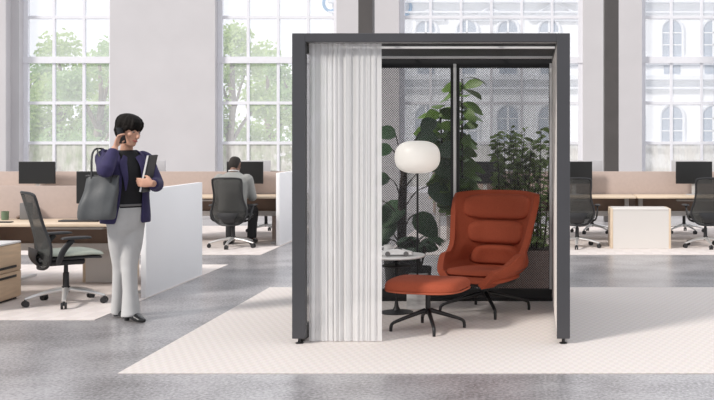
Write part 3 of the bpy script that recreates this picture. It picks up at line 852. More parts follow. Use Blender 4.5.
make_desk(-5.45, XE - 0.06, YN - 0.68, YN - 0.03, 'pale oak desk behind the woman and the sage-seated chair', 'left near bench desks')
make_desk(-7.6, -5.46, YN - 0.68, YN - 0.03, 'pale oak desk at the left edge behind the low drawer pedestal', 'left near bench desks')
make_desk(-5.45, XE - 0.06, YN + 0.68, YN + 0.03, 'desk on the far side of the near screen, behind the woman', 'left near bench desks')
screen(-7.6, XE - 0.055, YN, 'pink-beige divider screen on the near desk behind the woman')
endpanel(XE, YN - 0.87, YN + 0.71, 'white end panel standing right beside the woman')
make_desk(-5.6, XF - 0.06, YFAR - 0.68, YFAR - 0.03, 'pale oak desk where the man in grey works', 'left far bench desks')
make_desk(-8.0, -5.61, YFAR - 0.68, YFAR - 0.03, 'far left desk carrying the monitor seen over the near screen', 'left far bench desks')
make_desk(-5.6, XF - 0.06, YFAR + 0.68, YFAR + 0.03, 'desk facing the seated man across the screen', 'left far bench desks')
screen(-8.2, XF - 0.055, YFAR, 'far pink-beige divider screen in front of the seated man')
endpanel(XF, YFAR - 0.82, YFAR + 0.82, 'white end panel at the seated man\'s desk, left of the pod')
GR = 'right bench desks'
make_desk(-1.45, -0.33, YFAR - 0.68, YFAR - 0.03, 'pale desk end seen through the pod glass left of the lounge chair', GR)
make_desk(-0.33, 1.46, YFAR - 0.68, YFAR - 0.03, 'pale oak desk just right of the pod post, left of the desk joint', GR)
make_desk(1.47, 3.3, YFAR - 0.68, YFAR - 0.03, 'pale oak desk at the right edge, behind the rightmost chair', GR)
make_desk(-0.33, 1.46, YFAR + 0.68, YFAR + 0.03, 'desk across the screen, nearer the pod, on the right', GR)
make_desk(1.47, 3.3, YFAR + 0.68, YFAR + 0.03, 'desk across the screen at the right edge', GR)
screen(-1.45, 3.3, YFAR, 'long pink-beige divider screen on the desks right of the pod')

# pedestals
ped = thing('drawer_pedestal', 'low oak drawer pedestal with white top at the left edge of the picture', 'pedestal', (-5.1, 8.84, CT))
b = NB(); box(b, -0.36, 0.35, -0.43, 0.43, 0.02, 0.515, 0.003); obj('body', b, M['wood'], ped, sharp=0.5)
b = NB(); box(b, -0.365, 0.362, -0.435, 0.435, 0.515, 0.533, 0.003); obj('top', b, M['white_gloss'], ped, sharp=0.5)
b = NB(); box(b, -0.34, 0.33, -0.41, 0.41, 0, 0.022); obj('plinth', b, M['black_soft'], ped, smooth=False)
for z0, z1 in ((0.03, 0.262), (0.270, 0.508)):
    b = NB(); box(b, 0.351, 0.366, -0.425, 0.425, z0, z1, 0.002); dr = obj('drawer', b, M['wood'], ped, sharp=0.5)
    zz = z1 - 0.05 if z0 < 0.1 else 0.30
    b = NB(); box(b, 0.366, 0.376, -0.03, 0.33, zz, zz + 0.022, 0.003); obj('handle', b, M['black'], dr, sharp=0.5)
def white_ped(X0, X1, Y0, Y1, label):
    p = thing('storage_pedestal', label, 'pedestal', ((X0 + X1) / 2, (Y0 + Y1) / 2, CT)); hw, hd = (X1 - X0) / 2, (Y1 - Y0) / 2
    b = NB(); box(b, -hw + 0.03, hw - 0.03, -hd, hd, 0.0, 0.50); obj('body', b, M['laminate'], p, smooth=False)
    b = NB(); box(b, -hw + 0.03, hw - 0.03, -hd - 0.02, -hd, 0.0, 0.512, 0.002); obj('front_panel', b, M['cream'], p, smooth=False)
    for q in (-1, 1):
        b = NB(); box(b, q * hw - 0.03 * (q > 0), q * hw + 0.03 * (q < 0), -hd - 0.022, hd, 0, 0.535, 0.003); o = obj('side_panel', b, M['wood_top'], p, sharp=0.5)
    b = NB(); box(b, -hw + 0.031, hw - 0.031, -hd - 0.022, hd, 0.513, 0.537, 0.002); obj('top', b, M['cream'], p, sharp=0.5)
white_ped(1.06, 1.87, 13.47, 13.93, 'white fronted storage pedestal with oak sides between the right chairs')
white_ped(-4.62, -4.22, 10.3, 10.75, 'pale storage pedestal standing under the desk behind the woman')

# monitors
def make_monitor(X, Y, label, group, rz=0.0, back=False, zmid=1.0):
    r = thing('monitor', label, 'monitor', (X, Y, ZD), rz, group)
    b = NB(); box(b, -0.262, 0.262, -0.008, 0.018, zmid - ZD - 0.160, zmid - ZD + 0.160, 0.004); obj('housing', b, M['mon_back'] if back else M['black_soft'], r, sharp=0.5)
    b = NB(); box(b, -0.254, 0.254, -0.011, -0.008, zmid - ZD - 0.150, zmid - ZD + 0.152); obj('screen', b, M['display'], r, smooth=False)
    b = NB(); box(b, -0.03, 0.03, 0.018, 0.035, 0.01, zmid - ZD + 0.03, 0.003); obj('stand', b, M['alu_grey'], r, sharp=0.5)
    b = NB(); box(b, -0.11, 0.11, -0.07, 0.09, 0.0, 0.01, 0.003); obj('base', b, M['alu_grey'], r, sharp=0.5)
    return r
GM = 'dark monitors facing the camera'
m0 = make_monitor(PX(37, 14.42), 14.42, 'dark monitor rising over the near screen at the far left', GM, zmid=0.995)
for px, lab in ((245, 'dark monitor in front of the seated man'), (485, 'dark monitor seen through the pod glass above the lounge chair'),
                (574, 'dark monitor just right of the pod post'), (694, 'dark monitor at the right edge of the picture')):
    dup(m0, (PX(px, 14.42), 14.42, ZD), 0, lab, GM)
make_monitor(PX(103, 9.92), 9.92, 'dark monitor on the near desk behind the woman and her bag', GM, zmid=1.0)
GB = 'grey-backed monitors across the screen'
m1 = make_monitor(PX(585, 14.9), 14.9, 'grey monitor back peeking out behind the dark monitor by the pod post', GB, PI, True, 1.0)
for px, lab in ((689, 'grey monitor back peeking out behind the monitor at the right edge'), (148, 'grey monitor back partly hidden behind the woman\'s head and folder'), (253, 'grey monitor back peeking out beside the seated man\'s monitor')):
    dup(m1, (PX(px, 14.9), 14.9, ZD), PI, lab, GB)

# small things on the near desk
def DZ(px, py): Y = (CH - ZD) * F / (py - CY); return PX(px, Y), Y
X, Y = DZ(80, 221.5); b = NB(); box(b, X - 0.19, X + 0.19, Y - 0.055, Y + 0.055, ZD, ZD + 0.016, 0.004); kb = tag(obj('keyboard', b, M['black_soft'], sharp=0.5), 'dark keyboard on the near desk beside the tote bag', 'keyboard')
X, Y = DZ(3, 220); 
cp = thing('green_cup', 'small green cup on the near desk at the left edge', 'cup', (X + 0.01, Y + 0.02, ZD))
b = NB(); lathe(b, [(0.030, 0), (0.034, 0.004), (0.037, 0.085), (0.034, 0.085), (0.028, 0.01), (0.001, 0.008)], segs=20); obj('body', b, M['green_cup'], cp)
X, Y = DZ(6, 222.5); b = NB(); box(b, X - 0.10, X + 0.06, Y - 0.05, Y + 0.03, ZD, ZD + 0.010, 0.003); tag(obj('notebook', b, M['black_soft'], sharp=0.5), 'dark slim notebook beside the green cup', 'notebook')
X, Y = DZ(20, 218.6); b = NB(); ellipsoid(b, (X, Y, ZD + 0.016), (0.035, 0.05, 0.017)); tag(obj('computer_mouse', b, M['brown_panel']), 'small brown computer mouse on the near desk', 'mouse')
X, Y = DZ(29, 218.8); b = NB(); box(b, X - 0.04, X + 0.045, Y - 0.11, Y - 0.01, ZD, ZD + 0.165, 0.006)
tag(obj('file_box', b, M['grey_fabric'], sharp=0.5), 'dark grey upright file box on the near desk behind the chair', 'box')

# ------------------------------------------------------------------ task chairs
def make_chair(label, loc, rz, seat_m, group):
    r = thing('task_chair', label, 'office chair', loc, rz, group)
    for k in range(5):
        a = PI / 2 + 2 * PI * k / 5; c, s = math.cos(a), math.sin(a)
        b = NB(); tube(b, [(0.03 * c, 0.03 * s, 0.125), (0.18 * c, 0.18 * s, 0.105), (0.32 * c, 0.32 * s, 0.068)], [(0.030, 0.022), (0.022, 0.016), (0.016, 0.011)], 10, 4, ref=(0, 0, 1)); lg = obj('leg', b, M['alu'], r)
        b = NB()
        for q in (-1, 1):
            cc = V((0.315 * c - q * 0.014 * s, 0.315 * s + q * 0.014 * c, 0.028))
            tv = V((-s, c, 0)) * 0.009
            tube(b, [cc - tv, cc + tv], [0.028, 0.028], 16)
        tube(b, [(0.315 * c, 0.315 * s, 0.03), (0.315 * c, 0.315 * s, 0.065)], [0.010, 0.010], 8); obj('caster', b, M['black_soft'], lg)
    b = NB(); lathe(b, [(0.032, 0.10), (0.034, 0.15), (0.026, 0.155), (0.024, 0.27), (0.018, 0.275), (0.016, 0.36)], segs=16); obj('gas_column', b, M['black_soft'], r)
    b = NB(); box(b, -0.10, 0.10, -0.13, 0.16, 0.345, 0.40, 0.02, 3); obj('tilt_mechanism', b, M['black_soft'], r)
    b = NB()
    super_pad(b, lambda u, v, k: V((u * 0.24, -0.03 + v * 0.235, 0.415 + 0.03 * k - 0.03 * max(0, -v - 0.5) * 1.2)), 16, 14, 3.4); sh = obj('seat_pan', b, M['black_soft'], r)
    b = NB()
    super_pad(b, lambda u, v, k: V((u * 0.245, -0.035 + v * 0.24, 0.445 + 0.032 * k - 0.03 * max(0, -v - 0.5) * 1.2)), 18, 16, 3.4); obj('seat', b, seat_m, r)
    # back: outline (half width by z) and side curve
    prof = [(0.33, 0.10), (0.36, 0.165), (0.42, 0.215), (0.50, 0.240), (0.58, 0.225), (0.68, 0.198), (0.78, 0.190), (0.88, 0.196), (0.94, 0.196), (0.972, 0.182)]
    def yb(z): return 0.215 + 0.02 * math.sin((z - 0.33) * 4.2) + 0.36 * max(0, z - 0.55) ** 1.35
    def pt(hw, z, u): return V((hw * u, yb(z) - 0.05 * u * u * (hw / 0.24), z))
    loop = [pt(hw, z, 1) for z, hw in prof] + [pt(0.10, 0.985, 1), pt(0, 0.987, 1), pt(0.10, 0.985, -1)] + [pt(hw, z, -1) for z, hw in reversed(prof)] + [pt(0, 0.325, 1)]
    dense = []
    nL = len(loop)
    for i in range(nL):
        p0, p1, p2, p3 = loop[i - 1], loop[i], loop[(i + 1) % nL], loop[(i + 2) % nL]
        for k in range(3):
            t = k / 3
            dense.append(0.5 * ((2 * p1) + (p2 - p0) * t + (2 * p0 - 5 * p1 + 4 * p2 - p3) * t * t + (3 * p1 - p0 - 3 * p2 + p3) * t ** 3))
    b = NB(); tube(b, dense, 0.0125, 8, loop=True); fr = obj('back_frame', b, M['black_soft'], r)
    b = NB(); rows = []
    for z, hw in prof + [(0.985, 0.11)]: rows.append([b.verts.new(pt(hw, z, -1 + 2 * i / 12) + V((0, 0.0, 0))) for i in range(13)])
    for a_, c_ in zip(rows, rows[1:]):
        for i in range(12): b.faces.new((a_[i], a_[i + 1], c_[i + 1], c_[i]))
    o = obj('back_mesh', b, M['mesh_back'], r); o.modifiers.new('t', 'SOLIDIFY').thickness = 0.004
    b = NB(); tube(b, [(0, 0.13, 0.37), (0, 0.21, 0.36), (0, 0.262, 0.42), (0, 0.255, 0.50)], [(0.07, 0.018), (0.075, 0.018), (0.10, 0.014), (0.16, 0.010)], 12, 4, ref=(0, 1, 0.3)); obj('lumbar_support', b, M['black_soft'], r)
    for q in (-1, 1):
        b = NB(); tube(b, [(q * 0.16, 0.10, 0.375), (q * 0.25, 0.12, 0.40), (q * 0.275, 0.09, 0.50), (q * 0.275, 0.02, 0.585)], [(0.022, 0.013), (0.024, 0.013), (0.026, 0.013), (0.024, 0.013)], 10, 4, ref=(q, 0, 0)); ar = obj('arm', b, M['black_soft'], r)
        b = NB(); super_pad(b, lambda u, v, k, q=q: V((q * 0.275 + u * 0.042, -0.005 + v * 0.12, 0.592 + 0.018 * k)), 10, 16, 3.5); obj('arm_pad', b, M['black_soft'], ar)
    return r
GC = 'office chairs with mesh backs'
# chair faces -Y locally
c1 = make_chair('grey mesh office chair with sage seat beside the low oak pedestal', (-4.18, 8.97, CT), math.radians(130), M['sage'], GC)
c1.scale = (1.06, 1.06, 1.02)
c2 = make_chair('dark mesh office chair the man in grey sits on', (-4.075, 13.64, CT), math.radians(180), M['seat_dark'], GC)
c2.scale = (1.0, 1.0, 0.965)
dup(c2, (0.615, 13.64, CT), math.radians(176), 'dark office chair half hidden by the right pod post', GC)
dup(c2, (2.365, 13.64, CT), math.radians(184), 'dark office chair cut off at the right edge of the picture', GC)
dup(c2, (PX(592, 15.75), 15.75, CT), math.radians(10), 'chair across the desk, its wheels seen left of the white pedestal', GC)
dup(c2, (PX(684, 15.75), 15.75, CT), math.radians(-12), 'chair across the desk, its wheels seen right of the white pedestal', GC)
dup(c2, (PX(266, 15.75), 15.75, CT), math.radians(5), 'chair across the desk from the seated man', GC)

# ------------------------------------------------------------------ people
def hand(bm, wrist, d, n, side, curl=(0.5, 0.5, 0.5, 0.5), thumb=0.5, sc=1.0):
    """palm + five fingers; d finger direction, n palm normal (curl direction), side towards thumb"""
    wrist = V(wrist); d = V(d).normalized(); n = V(n); n = (n - d * n.dot(d)).normalized(); side = V(side); side = (side - d * side.dot(d) - n * side.dot(n)).normalized()
    k = sc
    tube(bm, [wrist - d * 0.01 * k, wrist + d * 0.02 * k, wrist + d * 0.055 * k, wrist + d * 0.085 * k], [(0.026 * k, 0.020 * k), (0.032 * k, 0.018 * k), (0.040 * k, 0.016 * k), (0.040 * k, 0.013 * k)], 12, 3, ref=n)
    for i, (off, L) in enumerate(((0.030, 0.070), (0.010, 0.078), (-0.010, 0.073), (-0.030, 0.058))):
        p = wrist + d * 0.078 * k + side * off * k
        pts = [p - d * 0.02 * k, p]; ang = curl[i] * 0.5
        for q in (0.45, 0.32, 0.23):
            dd = d * math.cos(ang) + n * math.sin(ang)
            p = p + dd * L * q * k; pts.append(p); ang += curl[i]
        tube(bm, pts, [0.0095 * k, 0.0095 * k, 0.009 * k, 0.0082 * k, 0.007 * k], 8, 2)
    p = wrist + d * 0.018 * k + side * 0.026 * k
    t1 = (side * 0.75 + d * 0.65 + n * 0.25 * thumb).normalized(); t2 = (d * 0.9 + side * 0.15 + n * thumb).normalized()
    tube(bm, [p - side * 0.012 * k, p, p + t1 * 0.035 * k, p + t1 * 0.035 * k + t2 * 0.03 * k, p + t1 * 0.035 * k + t2 * 0.052 * k], [0.014 * k, 0.013 * k, 0.011 * k, 0.010 * k, 0.008 * k], 8, 2)

def head_geo(bm, c, rot, s=1.0, jaw=1.0):
    """head facing local -Y; c = head centre (mid height)"""
    c = V(c)
    def T(p): return c + rot @ (V(p) * s)
    R = []
    # rings from chin to crown: z, half width, front y, back y
    for z, hw, yf, yb_ in ((-0.118, 0.018, -0.085, -0.045), (-0.112, 0.034, -0.096, -0.02), (-0.095, 0.047, -0.100, 0.03), (-0.065, 0.058, -0.099, 0.062), (-0.03, 0.067, -0.098, 0.082), (0.0, 0.073, -0.096, 0.093),
                           (0.03, 0.076, -0.098, 0.099), (0.06, 0.074, -0.093, 0.098), (0.085, 0.064, -0.078, 0.088), (0.105, 0.046, -0.052, 0.066), (0.116, 0.022, -0.02, 0.034)):
        hw *= jaw if z < 0 else 1
        ring = []
        for k in range(24):
            a = 2 * PI * k / 24; yc = (yf + yb_) / 2; ry = (yb_ - yf) / 2
            ring.append(T((hw * math.copysign(abs(math.cos(a)) ** 0.9, math.cos(a)), yc + ry * math.copysign(abs(math.sin(a)) ** 0.9, math.sin(a)), z)))
        R.append(ring)
    ring_loft(bm, R)
    tube(bm, [T((0, -0.092, 0.022)), T((0, -0.104, -0.002)), T((0, -0.122, -0.030)), T((0, -0.104, -0.040))], [0.007 * s, 0.010 * s, 0.014 * s, 0.010 * s], 8, 3)
    ellipsoid(bm, T((0, -0.097, -0.066)), (0.024 * s, 0.010 * s, 0.010 * s), rot, 10, 8)
    for q in (-1, 1):
        ellipsoid(bm, T((q * 0.076, 0.008, -0.008)), (0.008 * s, 0.017 * s, 0.030 * s), rot, 10, 8)
        ellipsoid(bm, T((q * 0.040, -0.075, -0.022)), (0.022 * s, 0.02 * s, 0.02 * s), rot, 10, 8)
    return T

def face_parts(root, T, rot, s, brow_m):
    b = NB()
    tube(b, [T((-0.026, -0.096, -0.062)), T((-0.012, -0.107, -0.067)), T((0, -0.1095, -0.0665)), T((0.012, -0.107, -0.067)), T((0.026, -0.096, -0.062))], [0.002, 0.0055 * s, 0.006 * s, 0.0055 * s, 0.002], 8, 3)
    obj('mouth', b, M['lips'], root)
    for q in (-1, 1):
        b = NB(); ellipsoid(b, T((q * 0.032, -0.090, 0.004)), (0.012 * s, 0.006 * s, 0.0050 * s), rot, 12, 8); e = obj('eye', b, M['eyewhite'], root)
        b = NB(); ellipsoid(b, T((q * 0.032, -0.0965, 0.003)), (0.0062 * s, 0.004 * s, 0.0048 * s), rot, 10, 8); obj('pupil', b, M['black_soft'], e)
        b = NB(); tube(b, [T((q * 0.015, -0.099, 0.022)), T((q * 0.032, -0.097, 0.028)), T((q * 0.052, -0.080, 0.022))], [0.002, 0.0038 * s, 0.002], 6, 3); obj('eyebrow', b, brow_m, root)

# ---- the woman
WX, WY = PX(125, 8.18), 8.18
SC = 8.18 / 1000
def wp(px, py, y=0.0): return V((PX(px, WY + y) - WX, y, PZ(py, WY + y)))
yaw = math.radians(50)
fwd = V((math.sin(yaw), -math.cos(yaw), 0)); rgt = V((math.cos(yaw), math.sin(yaw), 0))
bm = NB()
hrot = Matrix.Rotation(math.radians(66), 3, 'Z') @ Matrix.Rotation(math.radians(13), 3, 'X') @ Matrix.Rotation(math.radians(5), 3, 'Y')
hc = wp(128.2, 130.5, -0.02)
T = head_geo(bm, hc, hrot, 0.99)
tube(bm, [wp(126, 157, 0.03), wp(126.5, 150, 0.015), wp(127.5, 140, 0.0)], [0.060, 0.050, 0.048], 14, 3)
waist = wp(127, 197, 0.0)
rings_body(bm, [(0.00, 0.0, wp(0, 226).z, 0.125, 0.09), (0.005, 0.0, wp(0, 212).z, 0.135, 0.095), (0.015, 0.0, wp(0, 197).z, 0.125, 0.095), (0.01, 0.0, wp(0, 180).z, 0.14, 0.105), (0.0, 0.01, wp(0, 165).z, 0.155, 0.10), (0.0, 0.025, wp(0, 157).z, 0.14, 0.07), (0.005, 0.03, wp(0, 152).z, 0.07, 0.05)], 24, yaw)
shR, elR, wrR = wp(104, 158, -0.12), wp(105.5, 170.5, -0.34), wp(115.2, 147.5, -0.205)
shL, elL, wrL = wp(145, 160, 0.12), wp(156, 184, 0.03), wp(152.5, 183.5, -0.215)
tube(bm, [shR, (shR + elR) / 2, elR, (elR * 0.6 + wrR * 0.4), wrR], [0.052, 0.046, 0.040, 0.037, 0.026], 12, 3)
tube(bm, [shL, (shL + elL) / 2, elL, (elL * 0.6 + wrL * 0.4), wrL], [0.052, 0.045, 0.040, 0.036, 0.026], 12, 3)
# raised hand closed round the phone at her ear
hand(bm, wrR, wp(119.0, 135, -0.185) - wrR, V((0.45, -0.2, 0.0)) + V((0.2, 0.25, 0)), V((0.55, 0.25, 0.1)), (0.55, 0.6, 0.65, 0.7), 0.7, 0.95)
hand(bm, wrL, V((-0.9, -0.10, 0.08)), V((0.1, 0.9, 0.0)), V((0.1, 0, 1)), (0.35, 0.4, 0.45, 0.5), 0.6, 0.95)
hipR, hipL = wp(118.5, 222, -0.045), wp(133.5, 222, 0.045)
knR, knL = wp(120.5, 266, 0.05), wp(129.5, 266, 0.0)
ftR, ftL = wp(119, 310, 0.15), wp(131, 314, -0.045)
for h_, k_, f_ in ((hipR, knR, ftR), (hipL, knL, ftL)):
    tube(bm, [h_, (h_ + k_) / 2, k_, (k_ * 0.7 + f_ * 0.3), f_], [0.080, 0.068, 0.052, 0.05, 0.036], 12, 3)
    toe = f_ + V((0.07, -0.05, 0)); toe.z = 0.03
    tube(bm, [f_, V((f_.x, f_.y, 0.062)), toe], [0.034, 0.030, 0.018], 10, 3)
woman = remeshed('person', bm, M['skin'], 0.0065)
woman.location = (WX, WY, 0.0)
tag(woman, 'woman in navy blazer and light grey trousers phoning while standing with a tote', 'person')
face_parts(woman, T, hrot, 0.99, M['hair'])
# hair: short cut with a full fringe, combed forward in locks
b = NB()
def HT(p): return hc + hrot @ (V(p))
rh = random.Random(3)
NH = 72
lock = [0.0035 * math.sin(11 * 2 * PI * k / NH + 1) + 0.003 * math.sin(19 * 2 * PI * k / NH) for k in range(NH)]
tipz = [0.010 * math.sin(13 * 2 * PI * k / NH) + rh.uniform(-0.006, 0.006) for k in range(NH)]
R = []
for i, (z, hw, yf, yb_) in enumerate(((-0.082, 0.045, 0.040, 0.066), (-0.055, 0.064, 0.030, 0.084), (-0.018, 0.079, 0.010, 0.103), (0.016, 0.083, -0.100, 0.114), (0.032, 0.088, -0.111, 0.117), (0.058, 0.091, -0.116, 0.119), (0.088, 0.086, -0.110, 0.113), (0.113, 0.070, -0.088, 0.094), (0.131, 0.045, -0.056, 0.062), (0.139, 0.016, -0.02, 0.026))):
    ring = []
    for k in range(NH):
        a = 2 * PI * k / NH; ca, sa = math.cos(a), math.sin(a); g = lock[k] * (1 if 1 < i < 8 else 0.4)
        ring.append(HT(((hw + g) * math.copysign(abs(ca) ** 0.9, ca), (yf + yb_) / 2 + ((yb_ - yf) / 2 + g) * math.copysign(abs(sa) ** 0.9, sa), z + (tipz[k] if i in (2, 3) else 0))))
    R.append(ring)
ring_loft(b, R)
for q in (-1, 1):
    tube(b, [HT((q * 0.078, -0.045, 0.04)), HT((q * 0.078, -0.030, -0.005)), HT((q * 0.074, -0.022, -0.04))], [(0.010, 0.026), (0.008, 0.016), (0.003, 0.006)], 8, 3, ref=hrot @ V((0, 1, 0)))
remeshed('hair', b, M['hair'], 0.0045, woman, 1)
# black top
b = NB()
rings_body(b, [(0.015, 0.0, wp(0, 207).z, 0.150, 0.118), (0.017, 0.0, wp(0, 197).z, 0.134, 0.106), (0.012, 0.0, wp(0, 180).z, 0.150, 0.118), (0.0, 0.008, wp(0, 165).z, 0.160, 0.112), (0.0, 0.02, wp(0, 157).z, 0.145, 0.08), (0.006, 0.02, wp(0, 150.5).z, 0.066, 0.062), (0.008, 0.018, wp(0, 150.2).z, 0.062, 0.059)], 28, yaw)
obj('top', b, M['black_cloth'], woman)
# blazer: open shell round the torso + sleeves
b = NB(); rows = []
bz = [(223, 0.190, 0.145, 44, 12), (212, 0.188, 0.147, 38, 14), (197, 0.172, 0.140, 32, 20), (180, 0.180, 0.150, 30, 24), (166, 0.190, 0.140, 24, 22), (158, 0.178, 0.105, 26, 24), (154, 0.13, 0.085, 42, 40), (150.5, 0.078, 0.072, 75, 70)]
for py, rx, ry, gr, gl in bz:
    z = wp(0, py).z; row = []
    a0, a1 = math.radians(-90 + gl), math.radians(270 - gr)
    for k in range(41):
        a = a0 + (a1 - a0) * k / 40; ca, sa = math.cos(a), math.sin(a)
        lx = rx * math.copysign(abs(ca) ** 0.87, ca); ly = ry * math.copysign(abs(sa) ** 0.87, sa) + 0.012
        row.append(b.verts.new(V((0.005, 0.01, z)) + rgt * lx - fwd * ly))
    rows.append(row)
for r0, r1 in zip(rows, rows[1:]):
    for i in range(40): b.faces.new((r0[i], r0[i + 1], r1[i + 1], r1[i]))
bz_o = obj('blazer', b, M['navy'], woman)
md = bz_o.modifiers.new('t', 'SOLIDIFY'); md.thickness = 0.012; md.offset = 1
md = bz_o.modifiers.new('s', 'SUBSURF'); md.levels = 1; md.render_levels = 1
for sh_, el_, wr_, nm in ((shR, elR, wrR, 'sleeve'), (shL, elL, wrL, 'sleeve')):
    b = NB()
    inn = V((0.03, 0.0, 0.03)) if sh_.x < 0 else V((-0.05, -0.02, 0.03))
    e1 = el_ * 0.9 + wr_ * 0.1
    wr2 = wr_ * 0.86 + el_ * 0.14
    tube(b, [sh_ + inn, sh_, (sh_ + el_) / 2, el_, (el_ + wr_) / 2, wr2], [0.052, 0.070, 0.066, 0.062, 0.052, 0.044], 16, 4)
    remeshed(nm, b, M['navy'], 0.009, bz_o, 3)
# lapels
for q, ang in ((-1, 26), (1, 24)):
    b = NB()
    pts = []
    for py, rx, ry in ((156, 0.10, 0.10), (165, 0.165, 0.142), (178, 0.168, 0.160), (190, 0.17, 0.158)):
        a = math.radians(-90 + q * (ang + (6 if py < 170 else 2)))
        pts.append(V((0.005, 0.01, wp(0, py).z)) + rgt * (rx * math.cos(a) * 1.0) - fwd * (ry * math.sin(a) - 0.004))
    tube(b, pts, [(0.02, 0.005), (0.034, 0.006), (0.022, 0.006), (0.004, 0.004)], 10, 4, ref=fwd)
    obj('lapel', b, M['navy'], bz_o)
# trousers
b = NB()
rings_body(b, [(0.015, 0.0, wp(0, 203).z, 0.142, 0.112), (0.012, 0.0, wp(0, 212).z, 0.165, 0.125), (0.007, 0.0, wp(0, 220).z, 0.160, 0.124), (0.005, 0.0, wp(0, 229).z, 0.140, 0.110), (0.005, 0.0, wp(0, 236).z, 0.085, 0.075)], 28, yaw)
for h_, k_, f_, fl in ((hipR, knR, ftR, 0.060), (hipL, knL, ftL, 0.078)):
    end = V((f_.x, f_.y, 0.035 if fl > 0.075 else 0.045)); mid = (k_ + end) / 2
    tube(b, [h_ + V((0, 0, 0.02)), (h_ + k_) / 2, k_, mid, end], [(0.092, 0.105), (0.084, 0.094), (0.061, 0.070), (0.057, 0.070), (fl, 0.088)], 20, 5, ref=(0, 1, 0))
remeshed('trousers', b, M['trouser'], 0.009, woman, 3)
b = NB(); tube(b, [V((0.016, 0, wp(0, 204.5).z)) + rgt * (0.148 * math.cos(a)) + fwd * (0.118 * math.sin(a)) for a in [2 * PI * k / 36 for k in range(36)]], 0.010, 6, loop=True); obj('belt', b, M['grey_fabric'], woman)
# shoes
for f_, td in ((ftR, V((0.75, -0.66, 0))), (ftL, V((0.86, -0.5, 0)))):
    g = V((f_.x, f_.y, 0)) ; d = td.normalized(); sd = V((-d.y, d.x, 0))
    b = NB()
    tube(b, [g - d * 0.055 + V((0, 0, 0.062)), g + V((0, 0, 0.062)), g + d * 0.07 + V((0, 0, 0.035)), g + d * 0.125 + V((0, 0, 0.022)), g + d * 0.165 + V((0, 0, 0.016))], [(0.030, 0.034), (0.038, 0.040), (0.043, 0.032), (0.038, 0.022), (0.012, 0.012)], 14, 4, ref=(0, 0, 1))
    s_ = obj('shoe', b, M['shoe'], woman)
    b = NB(); tube(b, [g - d * 0.048 + V((0, 0, 0.055)), g - d * 0.05 + V((0, 0, 0.0))], [0.024, 0.020], 12); obj('heel', b, M['shoe'], s_)
# phone
ph_ = thing('smartphone', 'black phone the woman holds to her ear', 'phone', V((WX, WY, 0)) + wp(121.3, 135.5, -0.132))
b = NB(); rt = Matrix.Rotation(math.radians(60), 3, 'Z') @ Matrix.Rotation(math.radians(-14), 3, 'X')
box(b, -0.036, 0.036, -0.004, 0.004, -0.065, 0.065, 0.003, 2, rt); obj('body', b, M['black_soft'], ph_, sharp=0.5)
b = NB(); box(b, -0.033, 0.033, -0.0052, -0.004, -0.060, 0.060, 0.0, 2, rt); obj('screen', b, M['display'], ph_)
# folder with papers
fo_ = thing('folder', 'dark folder with pale papers in the woman\'s hand', 'folder', V((WX, WY, 0)) + wp(149.5, 173.5, -0.115))
rt = Matrix.Rotation(math.radians(12), 3, 'Y') @ Matrix.Rotation(math.radians(92), 3, 'Z')
b = NB(); box(b, -0.088, 0.088, -0.005, 0.005, -0.15, 0.15, 0.002, 2, rt); obj('cover', b, M['black_soft'], fo_, sharp=0.5)
b = NB(); box(b, -0.086, 0.082, -0.007, 0.007, -0.148, 0.146, 0.0, 2, rt)
for v in b.verts: v.co += rt @ V((-0.004, 0.0125, 0))
obj('papers', b, M['paper'], fo_, smooth=False)
# tote bag
tote_scale = 0.93
tote = thing('tote_bag', 'grey leather tote bag hanging at the woman\'s side from a strap', 'bag', V((WX, WY, 0)) + wp(99.5, 198, -0.25))
b = NB(); R = []
NT = 60
for z, hw, th in ((-0.172, 0.140, 0.045), (-0.182, 0.150, 0.054), (-0.168, 0.156, 0.064), (-0.12, 0.157, 0.068), (-0.06, 0.155, 0.064), (0.0, 0.150, 0.057), (0.06, 0.145, 0.046), (0.12, 0.141, 0.033), (0.17, 0.140, 0.020), (0.188, 0.139, 0.014)):
    ring = []
    for k in range(NT):
        a = 2 * PI * k / NT; ca, sa = math.cos(a), math.sin(a)
        x = hw * math.copysign(abs(ca) ** 0.45, ca); y = th * math.copysign(abs(sa) ** 0.7, sa)
        wr = 0.007 * math.sin(22 * x + 9 * z) + 0.006 * math.sin(31 * z - 17 * x + 1.3) + 0.005 * math.sin(47 * x + 20 * z * x)
        ring.append(V((x + 0.035 * z / 0.2 + 0.004 * math.sin(25 * z), y - wr * (1 if y < 0 else -0.5), z + 0.006 * math.sin(16 * x) * (1 if z > 0.1 else 0))))
    R.append([q * tote_scale for q in ring])
ring_loft(b, R); obj('body', b, M['tote'], tote)
b = NB(); box(b, -0.108, 0.142, -0.012, 0.012, 0.163, 0.182, 0.004); obj('rim_binding', b, M['black_soft'], tote)
sho = wp(98.5, 150.5, -0.14) - wp(99.5, 198, -0.25)
for dx in (-0.055, 0.095):
    pts = [V((dx, -0.022, 0.12)), V((dx, -0.018, 0.18)), (V((dx, 0, 0.19)) + sho * 1.6) / 2.6 + V((-0.012, -0.05, 0.03)), sho + V((-0.005 + dx * 0.1, -0.02, 0.012)), sho + V((0.01 + dx * 0.1, 0.07, 0.0)), sho + V((0.0, 0.11, -0.09))]
    b = NB(); tube(b, pts, [(0.009, 0.004)] * 6, 8, 5, ref=(0, 1, 0.2)); obj('strap', b, M['black_soft'], tote)

